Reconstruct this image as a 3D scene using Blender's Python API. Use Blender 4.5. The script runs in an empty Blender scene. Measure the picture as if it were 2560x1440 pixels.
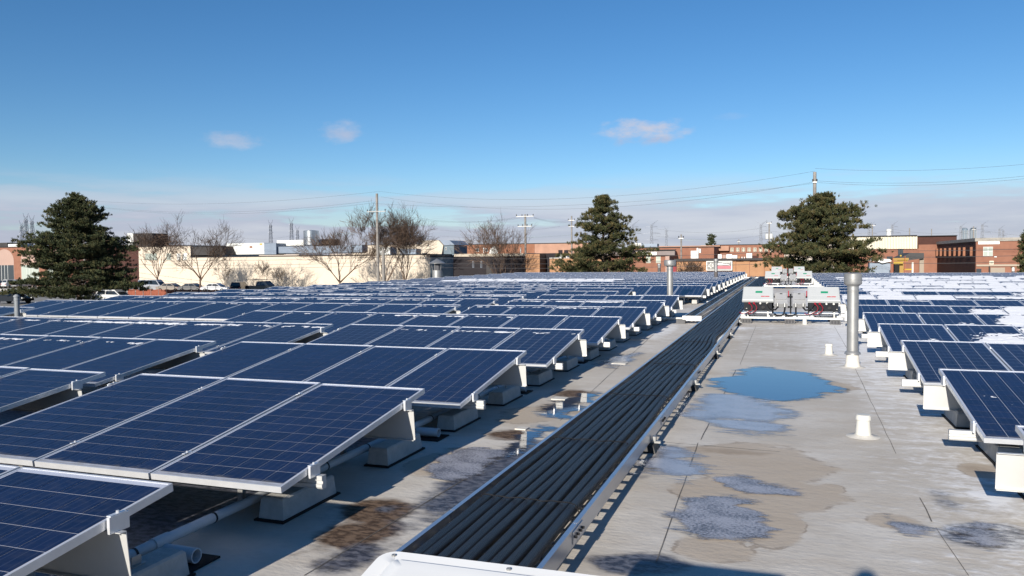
import bpy, math, random, colorsys
import numpy as np
from mathutils import Vector, Matrix, noise as mnoise

# ------------------------------------------------------------------ camera, sky, sun, exposure
scene = bpy.context.scene
C = scene.collection
rad = math.radians
CAMZ = 1.68
FPX, YAW, PITCH, ROLL = 1946.8, 0.3392, -0.0378, -0.0093
FW = Vector((-math.sin(YAW)*math.cos(PITCH), math.cos(YAW)*math.cos(PITCH), math.sin(PITCH)))
_rt = Vector((math.cos(YAW), math.sin(YAW), 0)); _up = _rt.cross(FW)
RT = _rt*math.cos(ROLL)+_up*math.sin(ROLL); UP = _up*math.cos(ROLL)-_rt*math.sin(ROLL)
cam = bpy.data.cameras.new('camera'); camo = bpy.data.objects.new('camera', cam); C.objects.link(camo)
cam.sensor_width = 36; cam.lens = FPX/2560*36; cam.clip_start = 0.05; cam.clip_end = 9000
m = Matrix((RT, UP, -FW)).transposed().to_4x4(); m.translation = (0, 0, CAMZ); camo.matrix_world = m
scene.camera = camo

SUN_EL, SUN_AZ = 20.2, 4.8            # light travels towards +Y, a little to the right
world = bpy.data.worlds.new('World'); scene.world = world; world.use_nodes = True
wt = world.node_tree; wn = wt.nodes; wl = wt.links; wn.clear()
sun = bpy.data.lights.new('sun', 'SUN'); sun.energy = 5.0; sun.angle = rad(0.53); sun.color = (1.0, 0.93, 0.82)
suno = bpy.data.objects.new('sun', sun); C.objects.link(suno)
sd = Vector((math.sin(rad(SUN_AZ))*math.cos(rad(SUN_EL)), math.cos(rad(SUN_AZ))*math.cos(rad(SUN_EL)), -math.sin(rad(SUN_EL))))
suno.rotation_euler = sd.to_track_quat('-Z', 'Y').to_euler(); suno.location = (0, -20, 30)
scene.view_settings.view_transform = 'Standard'; scene.view_settings.look = 'None'
scene.view_settings.exposure = 0.55; scene.view_settings.gamma = 1

def rayv(px, py): return FW+RT*((px-1280)/FPX)-UP*((py-720)/FPX)
def WY(px, py, Y):                      # world point on the vertical plane y = Y
    d = rayv(px, py); return Vector((0, 0, CAMZ))+d*(Y/d.y)
def WZ(px, py, z=0.0):                  # world point on the horizontal plane z
    d = rayv(px, py); return Vector((0, 0, CAMZ))+d*((z-CAMZ)/d.z)

def wmath(op, a, b=None, clamp=False):
    n = wn.new('ShaderNodeMath'); n.operation = op; n.use_clamp = clamp
    for i, v in enumerate((a, b)):
        if v is None: continue
        if isinstance(v, (int, float)): n.inputs[i].default_value = v
        else: wl.new(v, n.inputs[i])
    return n.outputs[0]
sky = wn.new('ShaderNodeTexSky'); sky.sky_type = 'NISHITA'; sky.sun_disc = False
sky.sun_elevation = rad(SUN_EL); sky.sun_rotation = rad(180+SUN_AZ); sky.air_density = 0.9; sky.dust_density = 0.0; sky.ozone_density = 3.0
bg1 = wn.new('ShaderNodeBackground'); bg1.inputs[1].default_value = 0.06
hs = wn.new('ShaderNodeHueSaturation'); hs.inputs['Saturation'].default_value = 1.2; hs.inputs['Value'].default_value = 1.0
tn = wn.new('ShaderNodeMix'); tn.data_type = 'RGBA'; tn.blend_type = 'MULTIPLY'; tn.inputs[0].default_value = 1.0; tn.inputs[7].default_value = (1.16, 1.2, 1.27, 1)
wl.new(sky.outputs[0], tn.inputs[6]); wl.new(tn.outputs[2], hs.inputs['Color']); wl.new(hs.outputs[0], bg1.inputs[0])
bg2 = wn.new('ShaderNodeBackground'); bg2.inputs[0].default_value = (0.50, 0.54, 0.66, 1); bg2.inputs[1].default_value = 0.74
geo = wn.new('ShaderNodeTexCoord'); D = geo.outputs['Generated']
sep = wn.new('ShaderNodeSeparateXYZ'); wl.new(D, sep.inputs[0])
mp = wn.new('ShaderNodeMapping'); mp.inputs['Scale'].default_value = (3.6, 3.6, 30); wl.new(D, mp.inputs[0])
nz = wn.new('ShaderNodeTexNoise'); nz.inputs['Scale'].default_value = 1.0; nz.inputs['Detail'].default_value = 6; nz.inputs['Roughness'].default_value = 0.55
wl.new(mp.outputs[0], nz.inputs['Vector'])
# low band of thin cloud all round the horizon
def ramp(v, a, b):
    n = wn.new('ShaderNodeMapRange'); n.interpolation_type = 'SMOOTHSTEP'
    wl.new(v, n.inputs[0]); n.inputs[1].default_value = a; n.inputs[2].default_value = b; return n.outputs[0]
elev = sep.outputs[2]
band = wmath('MULTIPLY', ramp(elev, 0.115, 0.05), ramp(wmath('ADD', nz.outputs[0], wmath('MULTIPLY', elev, -1.5)), 0.24, 0.42))
mask = wmath('MAXIMUM', wmath('MULTIPLY', band, 0.86), wmath('MULTIPLY', ramp(elev, 0.12, 0.0), 0.5))
cc = wn.new('ShaderNodeMix'); cc.data_type = 'RGBA'; cc.inputs[6].default_value = (0.385, 0.405, 0.545, 1); cc.inputs[7].default_value = (0.56, 0.565, 0.655, 1)
wl.new(ramp(wmath('ADD', nz.outputs[0], wmath('MULTIPLY', elev, 1.2)), 0.42, 0.70), cc.inputs[0]); wl.new(cc.outputs[2], bg2.inputs[0])
mp2 = wn.new('ShaderNodeMapping'); mp2.inputs['Scale'].default_value = (26, 26, 60); wl.new(D, mp2.inputs[0])
nz2 = wn.new('ShaderNodeTexNoise'); nz2.inputs['Detail'].default_value = 7; nz2.inputs['Scale'].default_value = 1.0; nz2.inputs['Roughness'].default_value = 0.6
wl.new(mp2.outputs[0], nz2.inputs['Vector'])
for px, py, wx, wy, st in ((1612, 328, 125, 36, 0.95), (592, 351, 92, 24, 0.55), (855, 329, 66, 30, 0.6), (1830, 290, 50, 10, 0.12), (420, 452, 60, 12, 0.12)):
    d = rayv(px, py).normalized(); s = d.cross(Vector((0, 0, 1))).normalized(); t = s.cross(d)
    def dot(v):
        n = wn.new('ShaderNodeVectorMath'); n.operation = 'DOT_PRODUCT'; wl.new(D, n.inputs[0]); n.inputs[1].default_value = v; return n.outputs['Value']
    a = wmath('MULTIPLY', dot(s), FPX/wx); b = wmath('MULTIPLY', dot(t), FPX/wy)
    r2 = wmath('ADD', wmath('MULTIPLY', a, a), wmath('MULTIPLY', b, b))
    f = wmath('ADD', wmath('SUBTRACT', 1.0, r2), wmath('MULTIPLY', wmath('SUBTRACT', nz2.outputs[0], 0.5), 3.2))
    f = wmath('MULTIPLY', ramp(f, 0.0, 1.5), ramp(dot(d), 0.9, 0.97))
    mask = wmath('ADD', mask, wmath('MULTIPLY', f, st), True)
mx = wn.new('ShaderNodeMixShader'); wl.new(mask, mx.inputs[0]); wl.new(bg1.outputs[0], mx.inputs[1]); wl.new(bg2.outputs[0], mx.inputs[2])
wo = wn.new('ShaderNodeOutputWorld'); wl.new(mx.outputs[0], wo.inputs[0])

# ------------------------------------------------------------------ materials
MATS = {}
def mat(name, col, rough=0.6, metal=0.0, nscale=0, namt=0.0, bump=0.0, bscale=None, stretch=(1, 1, 1), spec=0.22, coat=0.0, col2=None):
    if name in MATS: return MATS[name]
    M = bpy.data.materials.new(name); M.use_nodes = True; t = M.node_tree; b = t.nodes['Principled BSDF']
    b.inputs['Base Color'].default_value = (*col, 1); b.inputs['Roughness'].default_value = rough; b.inputs['Metallic'].default_value = metal
    b.inputs['Specular IOR Level'].default_value = spec; b.inputs['Coat Weight'].default_value = coat
    if nscale:
        tc = t.nodes.new('ShaderNodeTexCoord'); mpn = t.nodes.new('ShaderNodeMapping'); mpn.inputs['Scale'].default_value = stretch
        n = t.nodes.new('ShaderNodeTexNoise'); n.inputs['Scale'].default_value = nscale; n.inputs['Detail'].default_value = 6; n.inputs['Roughness'].default_value = 0.6
        t.links.new(tc.outputs['Object'], mpn.inputs[0]); t.links.new(mpn.outputs[0], n.inputs['Vector'])
        cr = t.nodes.new('ShaderNodeMix'); cr.data_type = 'RGBA'
        c2 = col2 if col2 else tuple(min(1, c*(1+namt)) for c in col); c1 = col if col2 else tuple(c*(1-namt) for c in col)
        cr.inputs[6].default_value = (*c1, 1); cr.inputs[7].default_value = (*c2, 1)
        mr = t.nodes.new('ShaderNodeMapRange'); mr.inputs[1].default_value = 0.3; mr.inputs[2].default_value = 0.7
        t.links.new(n.outputs[0], mr.inputs[0]); t.links.new(mr.outputs[0], cr.inputs[0]); t.links.new(cr.outputs[2], b.inputs['Base Color'])
        if bump:
            bm = t.nodes.new('ShaderNodeBump'); bm.inputs['Strength'].default_value = bump; bm.inputs['Distance'].default_value = 0.02
            n2 = n
            if bscale:
                n2 = t.nodes.new('ShaderNodeTexNoise'); n2.inputs['Scale'].default_value = bscale; n2.inputs['Detail'].default_value = 5
                t.links.new(mpn.outputs[0], n2.inputs['Vector'])
            t.links.new(n2.outputs[0], bm.inputs['Height']); t.links.new(bm.outputs[0], b.inputs['Normal'])
    MATS[name] = M; return M
alu = mat('anodised_aluminium', (0.74, 0.75, 0.77), 0.38, 0.55, 9, 0.06)
white_sheet = mat('white_sheet_metal', (0.56, 0.56, 0.55), 0.5, 0.4, 3.5, 0.06)
galv = mat('galvanised_steel', (0.34, 0.34, 0.335), 0.45, 0.6, 6, 0.13)
tray_metal = mat('tray_aluminium', (0.56, 0.57, 0.60), 0.30, 0.85, 4, 0.1, stretch=(1, 0.3, 1))
concrete = mat('ballast_concrete', (0.42, 0.41, 0.39), 0.85, 0, 14, 0.13, 0.25, 60)
rubber = mat('black_rubber', (0.012, 0.012, 0.013), 0.75, 0, 30, 0.3)
blackplastic = mat('black_plastic', (0.016, 0.016, 0.018), 0.5, 0, 12, 0.25)
pvc = mat('grey_pvc', (0.50, 0.52, 0.54), 0.5, 0, 5, 0.08)
whiteplastic = mat('white_plastic', (0.56, 0.55, 0.51), 0.45, 0, 6, 0.05)
lidwhite = mat('inverter_cover_paint', (0.405, 0.42, 0.425), 0.38, 0, 4, 0.03)
darkgrey = mat('inverter_body_plastic', (0.020, 0.022, 0.026), 0.7, 0, 10, 0.15, spec=0.06)
red = mat('red_cable', (0.26, 0.012, 0.025), 0.5)
green = mat('green_display', (0.01, 0.22, 0.12), 0.3)
greyfoot = mat('grey_block', (0.10, 0.10, 0.105), 0.7, 0, 9, 0.2)
boxgrey = mat('junction_box_grey', (0.30, 0.305, 0.315), 0.5, 0, 6, 0.06)
membrane_boot = mat('membrane_boot', (0.56, 0.535, 0.49), 0.7, 0, 12, 0.1)
brown_pipe = mat('painted_pipe_base', (0.10, 0.09, 0.09), 0.6)
snow = mat('snow', (0.80, 0.81, 0.84), 0.75, 0, 12, 0.04, 0.4, 30)

def bumpwave(M, scale, axis='Y', strength=0.6, dist=0.004):
    t = M.node_tree; b = t.nodes['Principled BSDF']
    tc = t.nodes.new('ShaderNodeTexCoord'); w = t.nodes.new('ShaderNodeTexWave'); w.bands_direction = axis; w.inputs['Scale'].default_value = scale
    t.links.new(tc.outputs['Object'], w.inputs['Vector']); bm = t.nodes.new('ShaderNodeBump'); bm.inputs['Strength'].default_value = strength; bm.inputs['Distance'].default_value = dist
    t.links.new(w.outputs[0], bm.inputs['Height']); t.links.new(bm.outputs[0], b.inputs['Normal'])
conduit_m = mat('corrugated_conduit', (0.014, 0.015, 0.019), 0.38, spec=0.5); bumpwave(conduit_m, 26, 'Y', 0.7, 0.005)

def make_cell_mat(name, grid):
    M = bpy.data.materials.new(name); M.use_nodes = True; t = M.node_tree; b = t.nodes['Principled BSDF']; L = t.links.new
    uv = t.nodes.new('ShaderNodeUVMap'); uv.uv_map = 'UVMap'
    sp = t.nodes.new('ShaderNodeSeparateXYZ'); L(uv.outputs[0], sp.inputs[0])
    def mt(op, a, b_=None):
        n = t.nodes.new('ShaderNodeMath'); n.operation = op
        for i, v in enumerate((a, b_)):
            if v is None: continue
            if isinstance(v, (int, float)): n.inputs[i].default_value = v
            else: L(v, n.inputs[i])
        return n.outputs[0]
    u3 = mt('FRACT', mt('MULTIPLY', sp.outputs[0], 3.0)); d = mt('ABSOLUTE', mt('SUBTRACT', u3, 0.5)); bus = mt('LESS_THAN', d, 0.016)
    tc = t.nodes.new('ShaderNodeTexCoord'); oi = t.nodes.new('ShaderNodeObjectInfo')
    n = t.nodes.new('ShaderNodeTexNoise'); n.inputs['Scale'].default_value = 42; n.inputs['Detail'].default_value = 3
    mpn = t.nodes.new('ShaderNodeMapping'); mpn.inputs['Scale'].default_value = (1, 0.22, 1); L(tc.outputs['Object'], mpn.inputs[0]); L(mpn.outputs[0], n.inputs['Vector'])
    n3 = t.nodes.new('ShaderNodeTexNoise'); n3.inputs['Scale'].default_value = 1.6; n3.inputs['Detail'].default_value = 2; L(tc.outputs['Object'], n3.inputs['Vector'])
    mixc = t.nodes.new('ShaderNodeMix'); mixc.data_type = 'RGBA'; mixc.inputs[6].default_value = (0.0036, 0.0078, 0.031, 1); mixc.inputs[7].default_value = (0.0078, 0.0158, 0.060, 1)
    f = mt('ADD', mt('MULTIPLY', n.outputs[0], 0.7), mt('ADD', mt('MULTIPLY', oi.outputs['Random'], 0.45), mt('MULTIPLY', mt('SUBTRACT', n3.outputs[0], 0.5), 0.6)))
    L(f, mixc.inputs[0])
    mix2 = t.nodes.new('ShaderNodeMix'); mix2.data_type = 'RGBA'; mix2.inputs[7].default_value = (0.07, 0.085, 0.14, 1); L(mixc.outputs[2], mix2.inputs[6]); L(bus, mix2.inputs[0])
    L(mix2.outputs[2], b.inputs['Base Color'])
    b.inputs['Roughness'].default_value = 0.33; b.inputs['Specular IOR Level'].default_value = 0.32
    return M
cell_m = make_cell_mat('polycrystalline_cell', True)
backsheet_m = mat('backsheet_under_glass', (0.46, 0.49, 0.58), 0.30, spec=0.35)

# ------------------------------------------------------------------ mesh helpers
def link(o, parent=None):
    C.objects.link(o)
    if parent: o.parent = parent
    return o
def wloc(p):
    v = Vector((0, 0, 0))
    while p: v += p.location; p = p.parent
    return v
def tag(o, label=None, cat=None, group=None, kind=None):
    if label: o['label'] = label
    if cat: o['category'] = cat
    if group: o['group'] = group
    if kind: o['kind'] = kind
    return o
def thing(name, loc, label, cat, group=None, rotz=0):
    o = bpy.data.objects.new(name, None); C.objects.link(o); o.location = loc; o.rotation_euler = (0, 0, rotz); o.empty_display_size = 0.2
    return tag(o, label, cat, group)
class B:
    def __init__(s): s.v = []; s.f = []; s.sm = False
    def add(s, vs, fs):
        k = len(s.v); s.v += [tuple(v) for v in vs]; s.f += [tuple(i+k for i in f) for f in fs]; return s
    def box(s, x0, x1, y0, y1, z0, z1):
        return s.add([(x0, y0, z0), (x1, y0, z0), (x1, y1, z0), (x0, y1, z0), (x0, y0, z1), (x1, y0, z1), (x1, y1, z1), (x0, y1, z1)],
                     [(0, 3, 2, 1), (4, 5, 6, 7), (0, 1, 5, 4), (1, 2, 6, 5), (2, 3, 7, 6), (3, 0, 4, 7)])
    def rbox(s, x0, x1, y0, y1, z0, z1, e):        # box with chamfered top edges
        return s.add([(x0, y0, z0), (x1, y0, z0), (x1, y1, z0), (x0, y1, z0), (x0, y0, z1-e), (x1, y0, z1-e), (x1, y1, z1-e), (x0, y1, z1-e),
                      (x0+e, y0+e, z1), (x1-e, y0+e, z1), (x1-e, y1-e, z1), (x0+e, y1-e, z1)],
                     [(0, 3, 2, 1), (8, 9, 10, 11)]+[(i, (i+1) % 4, 4+(i+1) % 4, 4+i) for i in range(4)]+[(4+i, 4+(i+1) % 4, 8+(i+1) % 4, 8+i) for i in range(4)])
    def cyl(s, p0, p1, r0, r1=None, n=12, caps=True):
        p0 = Vector(p0); p1 = Vector(p1); r1 = r0 if r1 is None else r1; d = (p1-p0)
        if d.length < 1e-9: return s
        d.normalize(); a = d.orthogonal().normalized(); b = d.cross(a); vs = []; fs = []
        for i in range(n):
            c = math.cos(2*math.pi*i/n); q = math.sin(2*math.pi*i/n); w = a*c+b*q
            vs.append(p0+w*r0); vs.append(p1+w*r1)
        for i in range(n):
            j = (i+1) % n; fs.append((2*i, 2*j, 2*j+1, 2*i+1))
        if caps: fs.append(tuple(2*i for i in range(n))[::-1]); fs.append(tuple(2*i+1 for i in range(n)))
        return s.add(vs, fs)
    def lathe(s, c, prof, n=20):                   # prof: list of (r, z)
        vs = []; fs = []
        for r, z in prof:
            for i in range(n): vs.append((c[0]+r*math.cos(2*math.pi*i/n), c[1]+r*math.sin(2*math.pi*i/n), c[2]+z))
        for k in range(len(prof)-1):
            for i in range(n):
                j = (i+1) % n; fs.append((k*n+i, k*n+j, k*n+n+j, k*n+n+i))
        fs.append(tuple(range(n))[::-1]); fs.append(tuple((len(prof)-1)*n+i for i in range(n)))
        return s.add(vs, fs)
    def tube(s, pts, r, n=8, caps=True):
        pts = [Vector(p) for p in pts]; vs = []; fs = []; a = None
        for i, p in enumerate(pts):
            d = (pts[min(i+1, len(pts)-1)]-pts[max(i-1, 0)]).normalized()
            if a is None: a = d.orthogonal().normalized()
            a = (a-d*a.dot(d)).normalized(); b = d.cross(a); rr = r[i] if isinstance(r, (list, tuple)) else r
            for k in range(n):
                vs.append(p+(a*math.cos(2*math.pi*k/n)+b*math.sin(2*math.pi*k/n))*rr)
        for i in range(len(pts)-1):
            for k in range(n):
                j = (k+1) % n; fs.append((i*n+k, i*n+j, i*n+n+j, i*n+n+k))
        if caps: fs.append(tuple(range(n))[::-1]); fs.append(tuple((len(pts)-1)*n+k for k in range(n)))
        return s.add(vs, fs)
    def prism(s, prof, x0, x1, axis='x'):          # closed profile (a,b) extruded along an axis
        n = len(prof); f = {'x': lambda x, a, b: (x, a, b), 'y': lambda x, a, b: (a, x, b), 'z': lambda x, a, b: (a, b, x)}[axis]
        vs = [f(x0, a, b) for a, b in prof]+[f(x1, a, b) for a, b in prof]
        fs = [(i, (i+1) % n, n+(i+1) % n, n+i) for i in range(n)]+[tuple(range(n))[::-1], tuple(range(n, 2*n))]
        return s.add(vs, fs)
    def quad(s, a, b, c, d): return s.add([a, b, c, d], [(0, 1, 2, 3)])
    def mesh(s, name, off=Vector((0, 0, 0)), smooth=False):
        me = bpy.data.meshes.new(name); me.from_pydata([(v[0]-off[0], v[1]-off[1], v[2]-off[2]) for v in s.v], [], s.f); me.validate(); 
        import bmesh
        bm = bmesh.new(); bm.from_mesh(me); bmesh.ops.recalc_face_normals(bm, faces=bm.faces); bm.to_mesh(me); bm.free()
        if smooth: me.polygons.foreach_set('use_smooth', [True]*len(me.polygons))
        return me
    def build(s, name, m, parent=None, smooth=False, local=False, recenter=None):
        off = Vector((0, 0, 0)) if (local or parent is None) else wloc(parent)
        if recenter is not None: off = Vector(recenter)
        me = s.mesh(name, off, smooth); me.materials.append(m)
        o = bpy.data.objects.new(name, me); link(o, parent)
        if recenter is not None and parent is None: o.location = recenter
        if smooth:
            try: me.set_sharp_from_angle(angle=rad(40))
            except Exception: pass
        return o
def copy_tree(o, parent=None):
    c = o.copy(); C.objects.link(c); c.parent = parent
    for ch in [x for x in o.children]: copy_tree(ch, c)
    return c
def hashnoise(x, y, s=0): return mnoise.noise(Vector((x, y, s*7.31)))
ORD = ['nearest', 'second', 'third', 'fourth', 'fifth', 'sixth', 'seventh', 'eighth', 'ninth', 'tenth', 'eleventh', 'twelfth', 'thirteenth', 'fourteenth', 'fifteenth',
       'sixteenth', 'seventeenth', 'eighteenth', 'nineteenth', 'twentieth', 'twenty-first', 'twenty-second', 'twenty-third']
G = -3.2                                 # level of the ground below the roof

# ------------------------------------------------------------------ the ground and our own roof
ground_m = mat('winter_ground', (0.24, 0.21, 0.16), 0.9, 0, 0.08, 0.3, col2=(0.36, 0.33, 0.27))
b = B(); b.quad((-4000, -1000, G), (4000, -1000, G), (4000, 6000, G), (-4000, 6000, G))
tag(b.build('ground', ground_m), kind='structure')
asphalt = mat('salted_asphalt', (0.20, 0.195, 0.185), 0.85, 0, 0.35, 0.25, col2=(0.30, 0.29, 0.275))
def px_patch(name, pts, m, z, label=None):
    vs = [WZ(px, py, z) for px, py in pts]; b = B(); b.add(vs, [tuple(range(len(vs)))]); return tag(b.build(name, m), kind='structure')
b = B(); b.quad((-190, 62, G+0.01), (-21, 62, G+0.01), (-21, 100, G+0.01), (-190, 100, G+0.01)); tag(b.build('parking_lot', asphalt), kind='structure')
b = B(); b.quad((-260, 104, G+0.012), (-21, 104, G+0.012), (-21, 113, G+0.012), (-260, 113, G+0.012)); tag(b.build('road', mat('road_asphalt', (0.32, 0.31, 0.295), 0.85, 0, 0.3, 0.15)), kind='structure')
b = B(); b.quad((-14, 80, G+0.012), (20, 80, G+0.012), (20, 128, G+0.012), (-14, 128, G+0.012)); tag(b.build('yard_pavement', mat('pale_yard', (0.42, 0.40, 0.36), 0.85, 0, 0.3, 0.15)), kind='structure')
for k, (y0, y1) in enumerate(((100, 100.3), (103.7, 104))):
    b = B(); b.box(-260, -21, y0, y1, G-0.1, G+0.14); tag(b.build('kerb', concrete), kind='structure')

RX0, RX1, RY0, RY1 = -21.6, 40.0, -8.0, 63.0
def axis(lo, hi, d0, d1, fine, coarse):
    a = list(np.arange(lo, d0, coarse))+list(np.arange(d0, d1, fine))+list(np.arange(d1, hi, coarse))+[hi]; return np.array(a)
xs = axis(RX0, RX1, -4.2, 3.6, 0.07, 1.2); ys = axis(RY0, RY1, 2.0, 22.0, 0.09, 1.2)
XX, YY = np.meshgrid(xs, ys); nx, ny = len(xs), len(ys)
V = np.zeros((nx*ny, 3)); V[:, 0] = XX.ravel(); V[:, 1] = YY.ravel()
idx = np.arange(nx*ny).reshape(ny, nx)
F = np.stack([idx[:-1, :-1].ravel(), idx[:-1, 1:].ravel(), idx[1:, 1:].ravel(), idx[1:, :-1].ravel()], 1)
me = bpy.data.meshes.new('flat_roof'); me.from_pydata(V.tolist(), [], F.tolist())
def blobs(lst):
    acc = np.zeros(nx*ny)
    for (px0, py0), (px1, py1), wdt, amt in lst:
        p0 = WZ(px0, py0); p1 = WZ(px1, py1); c = (p0+p1)/2; d = (p1-p0).to_2d(); ln = d.length/2; d.normalize(); n = Vector((-d.y, d.x))
        ax = (V[:, 0]-c.x)*d.x+(V[:, 1]-c.y)*d.y; ay = (V[:, 0]-c.x)*n.x+(V[:, 1]-c.y)*n.y
        acc = np.maximum(acc, amt*np.clip(1.35-np.sqrt((ax/ln)**2+(ay/wdt)**2), 0, 1))
    return acc
brown = blobs([((1020, 1255), (870, 1300), 0.27, 1.5), ((790, 1375), (990, 1300), 0.26, 1.2), ((1380, 992), (1490, 978), 0.35, 1.0), ((1220, 1096), (1320, 1078), 0.25, 1.1),
               ((1660, 1118), (1950, 1138), 0.14, 0.8),
               ((1900, 925), (2110, 985), 0.4, 0.42), ((2100, 905), (1900, 900), 0.3, 0.3), ((2420, 1160), (2470, 1190), 0.15, 0.7), ((1450, 868), (1530, 862), 0.4, 0.6), ((2290, 1090), (2330, 1100), 0.15, 0.5),
               ((700, 1400), (760, 1385), 0.1, 0.5), ((1520, 1395), (1720, 1400), 0.13, 0.5), ((1690, 1000), (1740, 985), 0.08, 0.8)])
wet = blobs([((1000, 1335), (1370, 1090), 0.30, 1.05), ((760, 1440), (1000, 1345), 0.2, 0.8), ((2390, 1310), (2560, 1370), 0.33, 1.2), ((2330, 1215), (2400, 1290), 0.12, 0.6), ((1600, 1200), (1700, 1100), 0.12, 0.9),
             ((1450, 1405), (1740, 1412), 0.16, 1.2), ((1690, 1010), (1740, 960), 0.1, 0.9), ((1000, 1262), (930, 1282), 0.09, 0.8), ((860, 1250), (700, 1350), 0.15, 0.3), ((2240, 960), (2330, 955), 0.12, 0.5)])  # the blob beside the near inverter paints that inverter's cast shadow
wet = np.maximum(wet, np.clip((-3.42-V[:, 0])*4, 0, 1)*np.clip((9.5-V[:, 1])/2.5, 0, 1)*0.95)  # dirty wet roof, painted darker also for the shade under near left rows
wet = np.maximum(wet, np.clip((-3.5-V[:, 0])*3, 0, 1)*0.55)  # fainter painted shade beneath the whole left array
fr = np.clip((V[:, 0]-0.1)/1.1, 0, 1)*0.72+np.clip((V[:, 1]-9)/12, 0, 0.55)*np.clip((V[:, 0]+3.4)*3, 0, 1)
fr = np.maximum(fr, blobs([((2430, 1215), (2530, 1280), 0.13, 1.6), ((2350, 950), (2200, 900), 0.5, 1.0), ((1880, 1215), (2080, 1225), 0.14, 0.9), ((1780, 818), (1900, 822), 0.6, 1.2), ((1700, 800), (1600, 870), 0.35, 1.0), ((1450, 905), (1560, 880), 0.4, 0.5)]))
at = me.attributes.new('stain', 'FLOAT_COLOR', 'POINT'); tan = blobs([((1690, 1150), (2080, 1165), 0.75, 1.0), ((1680, 1230), (2110, 1235), 0.5, 1.0), ((1850, 1310), (2020, 1330), 0.4, 1.0), ((2010, 1215), (2090, 1240), 0.25, 0.9), ((1650, 1370), (1900, 1375), 0.25, 0.8), ((1900, 930), (2110, 985), 0.6, 0.9), ((2430, 1155), (2480, 1200), 0.2, 0.9), ((2150, 1290), (2330, 1320), 0.2, 0.7), ((1420, 1010), (1250, 1060), 0.5, 0.7), ((1000, 1210), (1180, 1110), 0.3, 0.7)])
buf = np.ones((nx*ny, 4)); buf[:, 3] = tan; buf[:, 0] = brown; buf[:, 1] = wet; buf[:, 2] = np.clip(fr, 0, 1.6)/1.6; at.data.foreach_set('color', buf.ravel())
rm = bpy.data.materials.new('weathered_membrane'); rm.use_nodes = True; t = rm.node_tree; bs = t.nodes['Principled BSDF']; L = t.links.new
tc = t.nodes.new('ShaderNodeTexCoord'); aN = t.nodes.new('ShaderNodeAttribute'); aN.attribute_name = 'stain'; sp = t.nodes.new('ShaderNodeSeparateColor'); L(aN.outputs['Color'], sp.inputs[0])
def rnoise(scale, st=(1, 1, 1), det=8, rough=0.62):
    mpn = t.nodes.new('ShaderNodeMapping'); mpn.inputs['Scale'].default_value = st; L(tc.outputs['Object'], mpn.inputs[0])
    n = t.nodes.new('ShaderNodeTexNoise'); n.inputs['Scale'].default_value = scale; n.inputs['Detail'].default_value = det; n.inputs['Roughness'].default_value = rough; L(mpn.outputs[0], n.inputs['Vector']); return n.outputs[0]
def rmath(op, a, b_=None):
    n = t.nodes.new('ShaderNodeMath'); n.operation = op
    for i, v in enumerate((a, b_)):
        if v is None: continue
        if isinstance(v, (int, float)): n.inputs[i].default_value = v
        else: L(v, n.inputs[i])
    return n.outputs[0]
def rrange(v, a, b_):
    n = t.nodes.new('ShaderNodeMapRange'); n.interpolation_type = 'SMOOTHSTEP'; L(v, n.inputs[0]); n.inputs[1].default_value = a; n.inputs[2].default_value = b_; return n.outputs[0]
def rmix(f, a, b_):
    n = t.nodes.new('ShaderNodeMix'); n.data_type = 'RGBA'
    if isinstance(f, float): n.inputs[0].default_value = f
    else: L(f, n.inputs[0])
    for i, v in ((6, a), (7, b_)):
        if isinstance(v, tuple): n.inputs[i].default_value = (*v, 1)
        else: L(v, n.inputs[i])
    return n.outputs[2]
nA = rnoise(0.55, (1, 1, 1)); nB = rnoise(5.0, (0.75, 1.35, 1)); nC = rnoise(22.0, (0.65, 1.2, 1)); nD = rnoise(1.7, (0.6, 1.4, 1), 10, 0.7)
base = rmix(rrange(nA, 0.35, 0.65), (0.47, 0.425, 0.365), (0.60, 0.565, 0.515))
base = rmix(rmath('MULTIPLY', rrange(nD, 0.45, 0.7), 0.6), base, (0.46, 0.395, 0.32))
base = rmix(rmath('MULTIPLY', rrange(nC, 0.45, 0.75), 0.35), base, (0.40, 0.365, 0.33))
br = rrange(rmath('ADD', rmath('MULTIPLY', sp.outputs[0], 1.2), rmath('MULTIPLY', rmath('SUBTRACT', nB, 0.5), 1.5)), 0.3, 1.0)
base = rmix(br, base, rmix(rrange(nC, 0.4, 0.6), (0.05, 0.028, 0.015), (0.16, 0.105, 0.068)))
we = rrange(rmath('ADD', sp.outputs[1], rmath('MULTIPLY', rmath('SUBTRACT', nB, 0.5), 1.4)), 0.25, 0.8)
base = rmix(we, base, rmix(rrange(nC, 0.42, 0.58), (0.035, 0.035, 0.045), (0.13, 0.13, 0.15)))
tanv = rrange(rmath('ADD', rmath('MULTIPLY', aN.outputs['Alpha'], 1.0), rmath('MULTIPLY', rmath('SUBTRACT', nD, 0.5), 0.9)), 0.32, 0.52)
base = rmix(rmath('MULTIPLY', tanv, 0.75), base, (0.42, 0.345, 0.265))
ring = rrange(rmath('MULTIPLY', rmath('MULTIPLY', tanv, rmath('SUBTRACT', 1.0, tanv)), 4.0), 0.55, 1.0)
base = rmix(rmath('MULTIPLY', ring, rmath('MULTIPLY', rrange(nB, 0.42, 0.6), 0.55)), base, (0.20, 0.15, 0.11))
frv = rmath('MULTIPLY', rmath('MULTIPLY', sp.outputs[2], 1.6), rmath('SUBTRACT', 1.0, rmath('MULTIPLY', tanv, 0.7)))
ff = rrange(rmath('ADD', rmath('ADD', rmath('MULTIPLY', rmath('SUBTRACT', nB, 0.5), 1.5), rmath('MULTIPLY', rmath('SUBTRACT', nC, 0.5), 0.9)), rmath('MULTIPLY', frv, 0.72)), 0.30, 0.95)
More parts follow.
